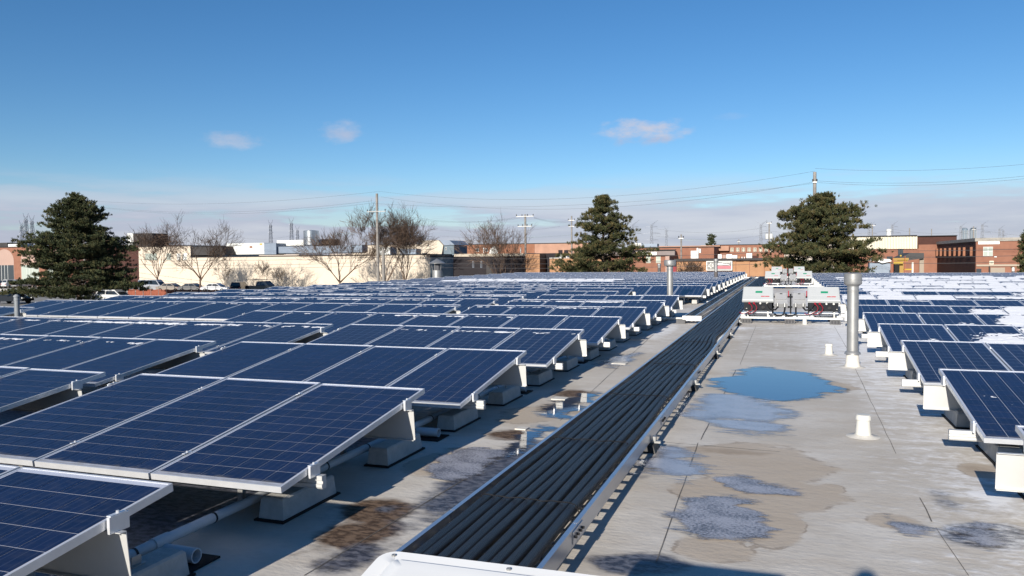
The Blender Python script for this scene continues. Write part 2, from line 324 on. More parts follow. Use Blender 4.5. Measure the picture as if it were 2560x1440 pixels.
base = rmix(rmath('MULTIPLY', ff, 0.9), base, (0.84, 0.84, 0.85))
speck = rrange(rnoise(75.0, (0.8, 1.2, 1), 3, 0.5), 0.70, 0.76)
base = rmix(rmath('MULTIPLY', speck, 0.7), base, (0.11, 0.09, 0.075))
scuff = rrange(rnoise(3.3, (3.2, 0.7, 1), 9, 0.75), 0.60, 0.74)
base = rmix(rmath('MULTIPLY', scuff, 0.35), base, (0.30, 0.26, 0.22))
L(base, bs.inputs['Base Color'])
L(rmath('SUBTRACT', 0.78, rmath('MULTIPLY', we, 0.34)), bs.inputs['Roughness']); bs.inputs['Specular IOR Level'].default_value = 0.4
bm = t.nodes.new('ShaderNodeBump'); bm.inputs['Strength'].default_value = 0.35; bm.inputs['Distance'].default_value = 0.012; L(rmath('ADD', nC, rmath('MULTIPLY', nB, 1.2)), bm.inputs['Height']); L(bm.outputs[0], bs.inputs['Normal'])
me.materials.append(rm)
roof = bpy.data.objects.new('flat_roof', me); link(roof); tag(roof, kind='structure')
# lapped seams of the membrane: low strips with a dark edge
seam_m = mat('seam_edge', (0.14, 0.13, 0.12), 0.8, 0, 8, 0.5)
def seam(p0, p1, w=0.012):
    p0 = Vector((*p0, 0)); p1 = Vector((*p1, 0)); d = (p1-p0); ln = d.length; d.normalize(); n = Vector((-d.y, d.x, 0)); k = max(2, int(ln/0.25)); b = B(); vs = []
    for i in range(k+1):
        p = p0+d*(ln*i/k); o = 0.006*hashnoise(p.x*3, p.y*3, 3); ww = w*(0.45+0.9*abs(hashnoise(p.x*2.1, p.y*1.3, 9)))
        vs += [p+n*(o-ww/2)+Vector((0, 0, 0.003)), p+n*(o+ww/2)+Vector((0, 0, 0.003))]
    b.add(vs, [(2*i, 2*i+1, 2*i+3, 2*i+2) for i in range(k)]); return b.build('membrane_seam', seam_m, roof)
def seam_px(a, c, w=0.012):
    a = WZ(*a); c = WZ(*c); return seam((a.x, a.y), (c.x, c.y), w)
seam_px((1640, 1408), (1745, 1108)); seam_px((1752, 1100), (1840, 925)); seam_px((1850, 912), (1890, 815), 0.008); seam_px((760, 1440), (1375, 1070)); seam_px((1400, 1052), (1640, 830), 0.009)
seam_px((2300, 1245), (2330, 1305)); seam_px((2130, 905), (2240, 1135), 0.008); seam_px((2340, 1320), (2420, 1440), 0.006); seam_px((2085, 815), (2125, 885), 0.008)
seam_px((1660, 1106), (1950, 1130), 0.012)
wall_m = mat('our_building_wall', (0.40, 0.33, 0.27), 0.85, 0, 2, 0.1)
b = B(); b.box(RX0-0.02, RX1, RY0, RY1+0.02, G, -0.02); tag(b.build('roof_building_wall', wall_m), kind='structure')
b = B(); b.box(RX0-0.1, RX0+0.16, RY0, RY1+0.1, -0.25, 0.10); b.box(RX0+0.16, RX1, RY1-0.16, RY1+0.1, -0.25, 0.08); tag(b.build('roof_edge_flashing', mat('edge_flashing', (0.45, 0.44, 0.42), 0.5, 0.3), roof))

# puddles and ice: thin sheets of their own
def sheet(name, pts, m, z, label, cat, group, jit=0.02, seed=1):
    P = np.array([WZ(*p)[:2] for p in pts]); n = len(P); out = []
    for i in range(n):                                     # smooth closed outline
        p0, p1, p2, p3 = P[i-1], P[i], P[(i+1) % n], P[(i+2) % n]
        for k in range(8):
            u = k/8; out.append(0.5*((2*p1)+(-p0+p2)*u+(2*p0-5*p1+4*p2-p3)*u*u+(-p0+3*p1-3*p2+p3)*u**3))
    Q = np.array(out); mg = 0.22; lo = Q.min(0)-mg; hi = Q.max(0)+mg; res = max(0.025, (hi-lo).max()/90)
    gx = np.arange(lo[0], hi[0], res); gy = np.arange(lo[1], hi[1], res); GX, GY = np.meshgrid(gx, gy); pt = np.stack([GX.ravel(), GY.ravel()], 1)
    A_ = Q; B_ = np.roll(Q, -1, 0); E_ = B_-A_; dmin = np.full(len(pt), 1e9); ins = np.zeros(len(pt), bool)
    for a_, b2, e_ in zip(A_, B_, E_):
        w = pt-a_; tt = np.clip((w@e_)/max(e_@e_, 1e-9), 0, 1); dmin = np.minimum(dmin, np.hypot(*(w-tt[:, None]*e_).T))
        c_ = (a_[1] > pt[:, 1]) != (b2[1] > pt[:, 1]); xi = a_[0]+(pt[:, 1]-a_[1])*e_[0]/(e_[1] if abs(e_[1]) > 1e-9 else 1e-9); ins ^= c_ & (pt[:, 0] < xi)
    sd_ = np.where(ins, dmin, -dmin); keep = sd_ > -mg*0.95; ny_, nx_ = GX.shape; ids = np.cumsum(keep)-1; K = keep.reshape(ny_, nx_); I = ids.reshape(ny_, nx_)
    cell = K[:-1, :-1] & K[1:, :-1] & K[:-1, 1:] & K[1:, 1:]; jj, ii = np.nonzero(cell)
    fs = np.stack([I[jj, ii], I[jj, ii+1], I[jj+1, ii+1], I[jj+1, ii]], 1); vs = pt[keep]; c0 = Q.mean(0)
    me_ = bpy.data.meshes.new(name); me_.from_pydata([(x-c0[0], y-c0[1], 0) for x, y in vs], [], fs.tolist()); at_ = me_.attributes.new('rim', 'FLOAT', 'POINT'); at_.data.foreach_set('value', sd_[keep].astype(float)); me_.materials.append(m)
    o = bpy.data.objects.new(name, me_); link(o); o.location = (c0[0], c0[1], z-0.001+seed*0.0005); return tag(o, label, cat, group)
def feather(M, width, amp, coarse=2.6):
    """mix the sheet's material with a see-through rim whose edge is broken up by noise"""
    q = M.node_tree; N = q.nodes; out_ = next(n for n in N if n.type == 'OUTPUT_MATERIAL'); src = out_.inputs['Surface'].links[0].from_socket
    at_ = N.new('ShaderNodeAttribute'); at_.attribute_name = 'rim'; tc_ = N.new('ShaderNodeTexCoord'); oi = N.new('ShaderNodeObjectInfo'); va = N.new('ShaderNodeVectorMath'); va.operation = 'ADD'; q.links.new(tc_.outputs['Object'], va.inputs[0]); q.links.new(oi.outputs['Location'], va.inputs[1])
    acc = at_.outputs['Fac']
    for sc, am, st in ((coarse, amp, (0.7, 1.5, 1)), (13, amp*0.5, (0.45, 1.7, 1)), (45, amp*0.22, (0.6, 1.4, 1))):
        mp_ = N.new('ShaderNodeMapping'); mp_.inputs['Scale'].default_value = st; q.links.new(va.outputs[0], mp_.inputs[0]); n_ = N.new('ShaderNodeTexNoise'); n_.inputs['Scale'].default_value = sc; n_.inputs['Detail'].default_value = 5; q.links.new(mp_.outputs[0], n_.inputs['Vector'])
        s1 = N.new('ShaderNodeMath'); s1.operation = 'SUBTRACT'; s1.inputs[1].default_value = 0.5; q.links.new(n_.outputs[0], s1.inputs[0]); s2 = N.new('ShaderNodeMath'); s2.operation = 'MULTIPLY_ADD'; s2.inputs[1].default_value = am; q.links.new(s1.outputs[0], s2.inputs[0]); q.links.new(acc, s2.inputs[2]); acc = s2.outputs[0]
    mr_ = N.new('ShaderNodeMapRange'); mr_.interpolation_type = 'SMOOTHSTEP'; mr_.inputs[1].default_value = -width*0.4; mr_.inputs[2].default_value = width; q.links.new(acc, mr_.inputs[0])
    tr_ = N.new('ShaderNodeBsdfTransparent'); mxs = N.new('ShaderNodeMixShader'); q.links.new(mr_.outputs[0], mxs.inputs[0]); q.links.new(tr_.outputs[0], mxs.inputs[1]); q.links.new(src, mxs.inputs[2]); q.links.new(mxs.outputs[0], out_.inputs['Surface']); return M
water = bpy.data.materials.new('puddle_water'); water.use_nodes = True; t2 = water.node_tree; wb = t2.nodes['Principled BSDF']
wb.inputs['Base Color'].default_value = (0.03, 0.045, 0.085, 1); wb.inputs['Roughness'].default_value = 0.05; wb.inputs['IOR'].default_value = 1.5; wb.inputs['Specular IOR Level'].default_value = 0.85
tcw = t2.nodes.new('ShaderNodeTexCoord'); nw = t2.nodes.new('ShaderNodeTexNoise'); nw.inputs['Scale'].default_value = 3; nw.inputs['Detail'].default_value = 4
mw = t2.nodes.new('ShaderNodeMapping'); mw.inputs['Scale'].default_value = (0.5, 2.0, 1); t2.links.new(tcw.outputs['Object'], mw.inputs[0]); t2.links.new(mw.outputs[0], nw.inputs['Vector'])
bw = t2.nodes.new('ShaderNodeBump'); bw.inputs['Strength'].default_value = 0.08; bw.inputs['Distance'].default_value = 0.006; t2.links.new(nw.outputs[0], bw.inputs['Height']); t2.links.new(bw.outputs[0], wb.inputs['Normal'])
def ice_mat(name, c0, c1, thr):
    M = bpy.data.materials.new(name); M.use_nodes = True; q = M.node_tree; ib = q.nodes['Principled BSDF']
    tci = q.nodes.new('ShaderNodeTexCoord'); mi = q.nodes.new('ShaderNodeMapping'); mi.inputs['Scale'].default_value = (1, 1.5, 1); q.links.new(tci.outputs['Object'], mi.inputs[0])
    n1 = q.nodes.new('ShaderNodeTexNoise'); n1.inputs['Scale'].default_value = 48; n1.inputs['Detail'].default_value = 5; n1.inputs['Roughness'].default_value = 0.7; q.links.new(mi.outputs[0], n1.inputs['Vector'])
    n2 = q.nodes.new('ShaderNodeTexNoise'); n2.inputs['Scale'].default_value = 3.5; n2.inputs['Detail'].default_value = 4; q.links.new(mi.outputs[0], n2.inputs['Vector'])
    mr = q.nodes.new('ShaderNodeMapRange'); mr.inputs[1].default_value = thr-0.08; mr.inputs[2].default_value = thr+0.08
    ad = q.nodes.new('ShaderNodeMath'); ad.operation = 'MULTIPLY_ADD'; ad.inputs[1].default_value = 0.5; q.links.new(n2.outputs[0], ad.inputs[0]); q.links.new(n1.outputs[0], ad.inputs[2])
    sb = q.nodes.new('ShaderNodeMath'); sb.operation = 'SUBTRACT'; sb.inputs[1].default_value = 0.25; q.links.new(ad.outputs[0], sb.inputs[0]); q.links.new(sb.outputs[0], mr.inputs[0])
    mxc = q.nodes.new('ShaderNodeMix'); mxc.data_type = 'RGBA'; mxc.inputs[6].default_value = (*c0, 1); mxc.inputs[7].default_value = (*c1, 1); q.links.new(mr.outputs[0], mxc.inputs[0]); q.links.new(mxc.outputs[2], ib.inputs['Base Color'])
    ib.inputs['Roughness'].default_value = 0.38; ib.inputs['Specular IOR Level'].default_value = 0.55
    bi = q.nodes.new('ShaderNodeBump'); bi.inputs['Strength'].default_value = 0.4; bi.inputs['Distance'].default_value = 0.006; q.links.new(n1.outputs[0], bi.inputs['Height']); q.links.new(bi.outputs[0], ib.inputs['Normal'])
    return M
ice = ice_mat('frosted_ice', (0.085, 0.085, 0.10), (0.36, 0.36, 0.40), 0.47)
thin_ice = ice_mat('thin_ice', (0.17, 0.18, 0.22), (0.34, 0.35, 0.40), 0.42); thin_ice.node_tree.nodes['Principled BSDF'].inputs['Roughness'].default_value = 0.16
feather(water, 0.11, 0.75); feather(ice, 0.07, 0.34, 4.0); feather(thin_ice, 0.16, 0.75)
sheet('puddle', [(1780, 948), (1835, 938), (1870, 918), (1990, 928), (2060, 950), (2108, 975), (2060, 990), (2000, 1002), (1930, 1004), (1840, 992), (1790, 972)], water, 0.005, 'large bright blue puddle in the middle of the walkway', 'puddle', 'puddles on the roof', 0.03, 1)
sheet('puddle', [(1700, 1030), (1745, 996), (1790, 982), (1890, 996), (1965, 1014), (1985, 1044), (1925, 1056), (1790, 1052), (1725, 1046)], thin_ice, 0.005, 'dull blue half-frozen puddle just in front of the brightest puddle', 'puddle', 'puddles on the roof', 0.03, 2)
sheet('puddle', [(1755, 1056), (1800, 1046), (1890, 1054), (1965, 1066), (1985, 1084), (1900, 1088), (1800, 1077)], thin_ice, 0.005, 'narrow pale blue frozen puddle, front one of the group by the tray', 'puddle', 'puddles on the roof', 0.02, 3)
sheet('puddle', [(1590, 1178), (1640, 1130), (1680, 1120), (1738, 1142), (1776, 1162), (1762, 1184), (1718, 1204), (1650, 1196)], thin_ice, 0.005, 'blue puddle reaching out from beneath the cable tray', 'puddle', 'puddles on the roof', 0.025, 4)
sheet('puddle', [(1340, 1032), (1375, 1010), (1440, 988), (1505, 982), (1480, 1003), (1420, 1045), (1380, 1048)], water, 0.005, 'blue puddle along the left side of the tray, beyond the stained spot', 'puddle', 'puddles on the roof', 0.03, 5)
sheet('puddle', [(1262, 1120), (1310, 1082), (1390, 1066), (1370, 1088), (1310, 1130), (1262, 1150)], water, 0.005, 'small deep blue puddle against the left side of the cable tray', 'puddle', 'puddles on the roof', 0.03, 6)
sheet('puddle', [(1500, 905), (1560, 888), (1600, 884), (1570, 905), (1520, 920)], thin_ice, 0.005, 'pale far puddle touching the left side of the tray', 'puddle', 'puddles on the roof', 0.05, 7)
sheet('ice_patch', [(1786, 1197), (1850, 1189), (1930, 1208), (1996, 1226), (1990, 1240), (1900, 1238), (1825, 1226), (1792, 1212)], ice, 0.005, 'grey oval ice patch, far one of the speckled patches on the walkway', 'ice patch', 'ice patches', 0.015, 8)
sheet('ice_patch', [(1668, 1296), (1700, 1262), (1755, 1241), (1830, 1240), (1886, 1257), (1865, 1270), (1930, 1312), (1936, 1330), (1905, 1344), (1800, 1354), (1705, 1338), (1668, 1315)], ice, 0.005, 'largest speckled grey ice patch on the walkway right of the tray', 'ice patch', 'ice patches', 0.015, 9)
sheet('ice_patch', [(2212, 1299), (2240, 1299), (2285, 1314), (2322, 1330), (2290, 1341), (2232, 1336)], ice, 0.005, 'small grey ice patch near the right array', 'ice patch', 'ice patches', 0.012, 10)
sheet('ice_patch', [(1060, 1180), (1110, 1140), (1180, 1120), (1255, 1128), (1240, 1160), (1170, 1195), (1100, 1205)], ice, 0.005, 'bluish ice patch left of the tray beside the brown stain', 'ice patch', 'ice patches', 0.02, 11)
sheet('ice_patch', [(2400, 1325), (2450, 1310), (2500, 1330), (2510, 1360), (2470, 1375), (2420, 1355)], ice, 0.005, 'dark wet ice patch in the lower right by the panels', 'ice patch', 'ice patches', 0.02, 12)

# ------------------------------------------------------------------ solar arrays
PW, PL, PITCHX, TILT, FD = 0.992, 2.0, 1.012, 8.05, 0.04
CT, ST = math.cos(rad(TILT)), math.sin(rad(TILT))
CP = 0.158; MX = (PW-6*CP)/2; MY = (PL-12*CP)/2
def frame_builder():
    b = B(); w = 0.011
    b.box(0, w, 0, PL, -FD, 0); b.box(PW-w, PW, 0, PL, -FD, 0); b.box(w, PW-w, 0, w, -FD, 0); b.box(w, PW-w, PL-w, PL, -FD, 0)
    return b
def face_sheet(): return B().box(0.011, PW-0.011, 0.011, PL-0.011, -0.012, -0.0035)
def uvmesh(me, uvs):
    l = me.uv_layers.new(name='UVMap'); l.data.foreach_set('uv', np.array(uvs, float).ravel()); return me
def cells_mesh():
    vs = []; fs = []; uv = []
    for i in range(6):
        for j in range(12):
            x0 = MX+i*CP+0.0022; y0 = MY+j*CP+0.0022; x1 = x0+CP-0.0044; y1 = y0+CP-0.0044; k = len(vs)
            vs += [(x0, y0, -0.0025), (x1, y0, -0.0025), (x1, y1, -0.0025), (x0, y1, -0.0025)]; fs.append((k, k+1, k+2, k+3)); uv += [(0, 0), (1, 0), (1, 1), (0, 1)]
    me = bpy.data.meshes.new('cell_sheet'); me.from_pydata(vs, [], fs); uvmesh(me, uv); me.materials.append(cell_m); return me
ME_FRAME = frame_builder().mesh('frame'); ME_FRAME.materials.append(alu)
ME_BACK = face_sheet().mesh('backsheet'); ME_BACK.materials.append(backsheet_m); ME_BACK.materials.append(mat('panel_underside_shade', (0.03, 0.03, 0.032), 0.5))
for q in ME_BACK.polygons: q.material_index = 1 if q.normal.z < -0.5 else 0  # pale underside painted black to deepen the shade below the panels
ME_CELLS = cells_mesh()
h = CP/2-0.0022
ME_CELL = bpy.data.meshes.new('cell'); ME_CELL.from_pydata([(-h, -h, 0), (h, -h, 0), (h, h, 0), (-h, h, 0), (-h, -h, -0.0008), (h, -h, -0.0008), (h, h, -0.0008), (-h, h, -0.0008)], [],
    [(0, 1, 2, 3), (7, 6, 5, 4), (0, 4, 5, 1), (1, 5, 6, 2), (2, 6, 7, 3), (3, 7, 4, 0)])
uvmesh(ME_CELL, [(0, 0), (1, 0), (1, 1), (0, 1)]+[(0.3, 0.3)]*20); ME_CELL.materials.append(cell_m)

dust_m = bpy.data.materials.new('dust_film'); dust_m.use_nodes = True; q = dust_m.node_tree; db = q.nodes['Principled BSDF']; db.inputs['Base Color'].default_value = (0.26, 0.26, 0.26, 1); db.inputs['Roughness'].default_value = 0.9; db.inputs['Specular IOR Level'].default_value = 0.05
tcd = q.nodes.new('ShaderNodeTexCoord'); oid = q.nodes.new('ShaderNodeObjectInfo'); vad = q.nodes.new('ShaderNodeVectorMath'); vad.operation = 'MULTIPLY_ADD'; vad.inputs[1].default_value = (1, 1, 1); q.links.new(tcd.outputs['Object'], vad.inputs[0]); q.links.new(oid.outputs['Location'], vad.inputs[2])
spd = q.nodes.new('ShaderNodeSeparateXYZ'); q.links.new(tcd.outputs['Object'], spd.inputs[0])
ndd = q.nodes.new('ShaderNodeTexNoise'); ndd.inputs['Scale'].default_value = 16; ndd.inputs['Detail'].default_value = 6; mpd = q.nodes.new('ShaderNodeMapping'); mpd.inputs['Scale'].default_value = (0.8, 1.6, 1); q.links.new(vad.outputs[0], mpd.inputs[0]); q.links.new(mpd.outputs[0], ndd.inputs['Vector'])
g1 = q.nodes.new('ShaderNodeMapRange'); g1.inputs[1].default_value = 0.15; g1.inputs[2].default_value = 0.0; q.links.new(spd.outputs[1], g1.inputs[0])
g2 = q.nodes.new('ShaderNodeMath'); g2.operation = 'ADD'; q.links.new(g1.outputs[0], g2.inputs[0]); q.links.new(ndd.outputs[0], g2.inputs[1])
g3 = q.nodes.new('ShaderNodeMapRange'); g3.interpolation_type = 'SMOOTHSTEP'; g3.inputs[1].default_value = 0.85; g3.inputs[2].default_value = 1.5; g3.inputs[4].default_value = 0.42; q.links.new(g2.outputs[0], g3.inputs[0])
g4 = q.nodes.new('ShaderNodeMapRange'); g4.inputs[1].default_value = 0.45; g4.inputs[2].default_value = 0.8; g4.inputs[4].default_value = 0.05; q.links.new(ndd.outputs[0], g4.inputs[0])
g5 = q.nodes.new('ShaderNodeMath'); g5.operation = 'MAXIMUM'; q.links.new(g3.outputs[0], g5.inputs[0]); q.links.new(g4.outputs[0], g5.inputs[1])
trd = q.nodes.new('ShaderNodeBsdfTransparent'); mxd = q.nodes.new('ShaderNodeMixShader'); q.links.new(g5.outputs[0], mxd.inputs[0]); q.links.new(trd.outputs[0], mxd.inputs[1]); q.links.new(db.outputs[0], mxd.inputs[2]); q.links.new(mxd.outputs[0], q.nodes['Material Output'].inputs['Surface'])
ME_DUST = B().quad((0.012, 0.012, -0.0006), (PW-0.012, 0.012, -0.0006), (PW-0.012, PL-0.012, -0.0006), (0.012, PL-0.012, -0.0006)).mesh('dust_film'); ME_DUST.materials.append(dust_m)
ZL, ZR = 0.321, 0.231
LYH = {-1: 2.99, 0: 5.88, 1: 8.63, 2: 11.43, 3: 14.1, 4: 16.95, 5: 19.6, 6: 22.15, 7: 24.75, 8: 27.35, 9: 29.95, 10: 32.4, 11: 34.8, 12: 37.2, 13: 39.6, 14: 41.9, 15: 44.1, 16: 46.4, 17: 49.0, 18: 51.7, 19: 54.4, 20: 57.1}
RYH = {0: 6.11, 1: 8.96, 2: 11.8, 3: 14.66, 4: 17.49, 5: 20.1, 6: 22.75, 7: 25.35, 8: 27.95, 9: 30.6, 10: 33.2, 11: 35.8, 12: 38.4, 13: 41.0, 14: 43.6, 15: 46.2, 16: 48.8, 17: 51.4, 18: 54.0, 19: 56.6}
LBL = {-1: [(-2.82, 3), (-6.3, 2)], 0: [(-2.86, 3), (-6.34, 4)], 1: [(-2.87, 4), (-7.33, 6)], 2: [(-2.88, 4), (-7.26, 10)], 3: [(-2.84, 8), (-17.4, 4)], 4: [(-2.87, 4), (-7.26, 13)],
       5: [(-2.84, 4), (-7.3, 13)], 6: [(-2.83, 4), (-7.35, 13)], 7: [(-5.09, 2), (-7.4, 13)], 8: [(-5.09, 15)]}
for r in range(9, 21): LBL[r] = [(-2.82+0.008*(r-9), 17)]
rnd = random.Random(5)
panels = []                       # (side, r, block, k, x0, ylow, zlow)
for r, bl in LBL.items():
    for bi, (xr, n) in enumerate(bl):
        for k in range(n): panels.append(('L', r, bi, k, xr-k*PITCHX-PW, LYH[r]-PL*CT, ZL))
for r, yh in RYH.items():
    n = int((0.247*yh-1.47)/PITCHX)+3
    for k in range(max(2, n)): panels.append(('R', r, 0, k, 1.475+k*PITCHX, yh-PL*CT, ZR))
def inframe(x, y, z):
    v = Vector((x, y, z-CAMZ)); d = v.dot(FW)
    if d < 0.3: return False
    px = 1280+FPX*v.dot(RT)/d; py = 720-FPX*v.dot(UP)/d; return -5 < px < 2565 and py < 1445
def pkey(p):
    x, y, z = p[4]+PW/2, p[5]+1, p[6]; vis = any(inframe(p[4]+a, p[5]+c*PL, z+c*PL*ST) for a in (0.05, PW-0.05) for c in (0, 1))
    return (0 if vis else 1, Vector((x, y, z-CAMZ)).length)
panels.sort(key=pkey)
single = panels[:298]; rest = panels[298:]
near_cells = 0; blockpos = {}
for p in single:
    side, r, bi, k, x0, y0, z0 = p
    row = r+1 if side == 'L' else r
    gap = '' if not (side == 'L' and bi) else ' beyond the gap'
    o = thing('solar_panel', (x0, y0, z0), f"solar panel {'first' if k == 0 else ORD[k]} from the {'walkway' if not gap else 'right'}{gap} in the {ORD[row]} {'left' if side == 'L' else 'right'} array row", 'solar panel', f"panels of the {'left' if side == 'L' else 'right'} array")
    o.rotation_euler = (rad(TILT+rnd.uniform(-.12, .12)), rad(rnd.uniform(-.1, .1)), 0)
    f = bpy.data.objects.new('frame', ME_FRAME); link(f, o)
    s = bpy.data.objects.new('backsheet', ME_BACK); link(s, o)
    if y0 < 10 and pkey(p)[0] == 0:
        d_ = bpy.data.objects.new('dust_film', ME_DUST); link(d_, o)
    if y0 < 7.6 and near_cells < 16 and pkey(p)[0] == 0:
        near_cells += 1
        for i in range(6):
            for j in range(12):
                c = bpy.data.objects.new('cell', ME_CELL); link(c, s); c.location = (MX+(i+.5)*CP, MY+(j+.5)*CP, -0.0018)
    else:
        c = bpy.data.objects.new('cell_sheet', ME_CELLS); link(c, o); c['kind'] = 'stuff'
# the farthest and the hidden panels, one mass
for side in 'LR':
    grp = [p for p in rest if p[0] == side]
    if not grp: continue
    vs = []; fs = []; mi = []; uv = []
    rot = Matrix.Rotation(rad(TILT), 3, 'X')
    for me_, im in ((ME_FRAME, 0), (ME_BACK, 1), (ME_CELLS, 2)):
        base = np.array([v.co[:] for v in me_.vertices])@np.array(rot).T; polys = [tuple(q.vertices) for q in me_.polygons]
        for p in grp:
            k = len(vs); vs += (base+np.array([p[4], p[5], p[6]])).tolist(); fs += [tuple(i+k for i in q) for q in polys]; mi += [im]*len(polys)
            for q in polys: uv += [(0, 0), (1, 0), (1, 1), (0, 1)] if im == 2 else [(0.3, 0.3)]*len(q)
    me_ = bpy.data.meshes.new('distant_solar_panels'); me_.from_pydata(vs, [], fs); uvmesh(me_, uv)
    for mm in (alu, backsheet_m, cell_m): me_.materials.append(mm)
    me_.polygons.foreach_set('material_index', mi)
    o = bpy.data.objects.new('distant_solar_panels', me_); link(o)
    tag(o, f"farthest rows of blue solar panels of the {'left' if side == 'L' else 'right'} array", 'solar panels', kind='stuff')

# racking under every row: tall rear sheet, front rail, clamps
def plate_prof(y, ztop, hgt):
    z0 = ztop-hgt; e = 0.004
    return [(y-0.035, ztop), (y, ztop), (y+0.022, z0+0.02), (y+0.022, z0), (y-0.012, z0), (y-0.012, z0+e), (y+0.022-e, z0+e), (y+0.022-e, z0+0.02), (y-e, ztop-e), (y-0.035, ztop-e)]
def rail_prof(y, ztop):
    z0 = ztop-0.085
    return [(y, ztop), (y+0.05, ztop), (y+0.05, z0), (y+0.008, z0), (y, z0+0.012), (y, z0+0.03), (y+0.012, z0+0.036), (y+0.012, z0+0.05), (y, z0+0.056)]
SF, SR = 0.34, PL-0.34
def rack(side, r, bi, xa, xb, yl, zl, ext0, ext1, near, lab):
    x0, x1 = xa-ext0, xb+ext1
    o = thing('panel_rack', ((x0+x1)/2, yl+1, 0), lab, 'panel rack', 'racking of the solar arrays')
    zr = zl+SR*ST-FD-0.028; zf = zl+SF*ST-FD-0.028; yr = yl+SR*CT; yf = yl+SF*CT
    B().prism(plate_prof(yr, zr, 0.25), x0, x1).build('wind_deflector', white_sheet, o)
    B().prism(rail_prof(yf, zf), x0, x1).build('front_rail', white_sheet, o)
    b = B(); x = x0+0.5
    while x < x1:
        b.box(x-0.02, x+0.02, yr+0.03, yr+0.07, 0.02, zr); b.box(x-0.02, x+0.02, yf+0.055, yf+0.09, 0.02, zf); x += 2.02
    if b.v: tag(b.build('rack_posts', galv, o), kind='stuff')
    if near:
        n = int(round((xb-xa)/PITCHX)); 
        for k in range(n+1):
            x = xa+k*PITCHX-0.01
            for s_, y in ((SF, yf), (SR, yr)):
                z = zl+s_*ST; c = B()
                if k in (0, n):
                    sg = -1 if k == 0 else 1; xe = xa-0.006 if k == 0 else xb+0.006
                    c.box(min(xe, xe+sg*0.016), max(xe, xe+sg*0.016), y-0.06, y+0.05, z-FD-0.03, z+0.004); c.box(min(xe-sg*0.012, xe+sg*0.012), max(xe-sg*0.012, xe+sg*0.012), y-0.05, y+0.04, z+0.0045, z+0.009)
                    c.cyl((xe, y, z+0.009), (xe, y, z+0.02), 0.007, n=6)
                else:
                    c.box(x-0.011, x+0.011, y-0.035, y+0.035, z+0.0035, z+0.008); c.cyl((x, y, z+0.008), (x, y, z+0.018), 0.007, n=6)
                c.build('clamp', alu, o)
    return o
def ballast(x, y0, y1, lab, grp):
    w = 0.165
    o = thing('ballast_block', (x, (y0+y1)/2, 0), lab, 'concrete block', grp)
    B().box(x-w/2-0.03, x+w/2+0.03, y0-0.04, y1+0.04, 0.002, 0.014).build('rubber_mat', rubber, o)
    b = B(); e = 0.012; z0 = 0.0145; z1 = 0.15
    b.add([(x-w/2-e, y0-e, z0), (x+w/2+e, y0-e, z0), (x+w/2+e, y1+e, z0), (x-w/2-e, y1+e, z0), (x-w/2, y0, z1-e), (x+w/2, y0, z1-e), (x+w/2, y1, z1-e), (x-w/2, y1, z1-e),
           (x-w/2+e, y0+e, z1), (x+w/2-e, y0+e, z1), (x+w/2-e, y1-e, z1), (x-w/2+e, y1-e, z1)],
          [(0, 3, 2, 1), (8, 9, 10, 11)]+[(i, (i+1) % 4, 4+(i+1) % 4, 4+i) for i in range(4)]+[(4+i, 4+(i+1) % 4, 8+(i+1) % 4, 8+i) for i in range(4)])
    b.build('block', concrete, o)
    c = B(); ym = (y0+y1)/2+0.05; c.box(x-0.02, x+0.02, ym-0.04, ym+0.04, z1, z1+0.006); c.box(x-0.003, x+0.003, ym-0.03, ym+0.03, z1+0.006, z1+0.05); c.build('bracket', galv, o)
for r, bl in LBL.items():
    yl = LYH[r]-PL*CT
    for bi, (xr, n) in enumerate(bl):
        where = f"{ORD[r+1]} row of the left array"+(' beyond the gap' if bi else '')
        rack('L', r, bi, xr-n*PITCHX+0.02, xr, yl, ZL, 0.12, {-1: 0.055, 0: 0.065, 1: 0.10, 2: 0.115}.get(r, 0.125), r <= 6, 'white metal racking under the '+where)
        if bi == 0 and r <= 14:
            ballast(xr-0.27, yl+0.27, yl+0.87, f"pale concrete block under the low walkway end of the {where}", 'ballast blocks of the left array')
            ballast(xr-0.27, yl+1.66, yl+2.26, f"pale concrete block under the high walkway end of the {where}", 'ballast blocks of the left array')
for r, yh in RYH.items():
    yl = yh-PL*CT; n = max(2, int((0.247*yh-1.47)/PITCHX)+3)
    rack('R', r, 0, 1.475, 1.475+n*PITCHX, yl, ZR, 0.185, 0.1, r <= 5, f"white metal racking under the {ORD[r]} row of the right array")
    if r <= 8:
        ballast(1.475+0.20, yl+0.1, yl+0.7, f"pale concrete block under the low walkway end of the {ORD[r]} row of the right array", 'ballast blocks of the right array')
        ballast(1.475+0.17, yl+1.5, yl+2.1, f"pale concrete block under the high walkway end of the {ORD[r]} row of the right array", 'ballast blocks of the right array')

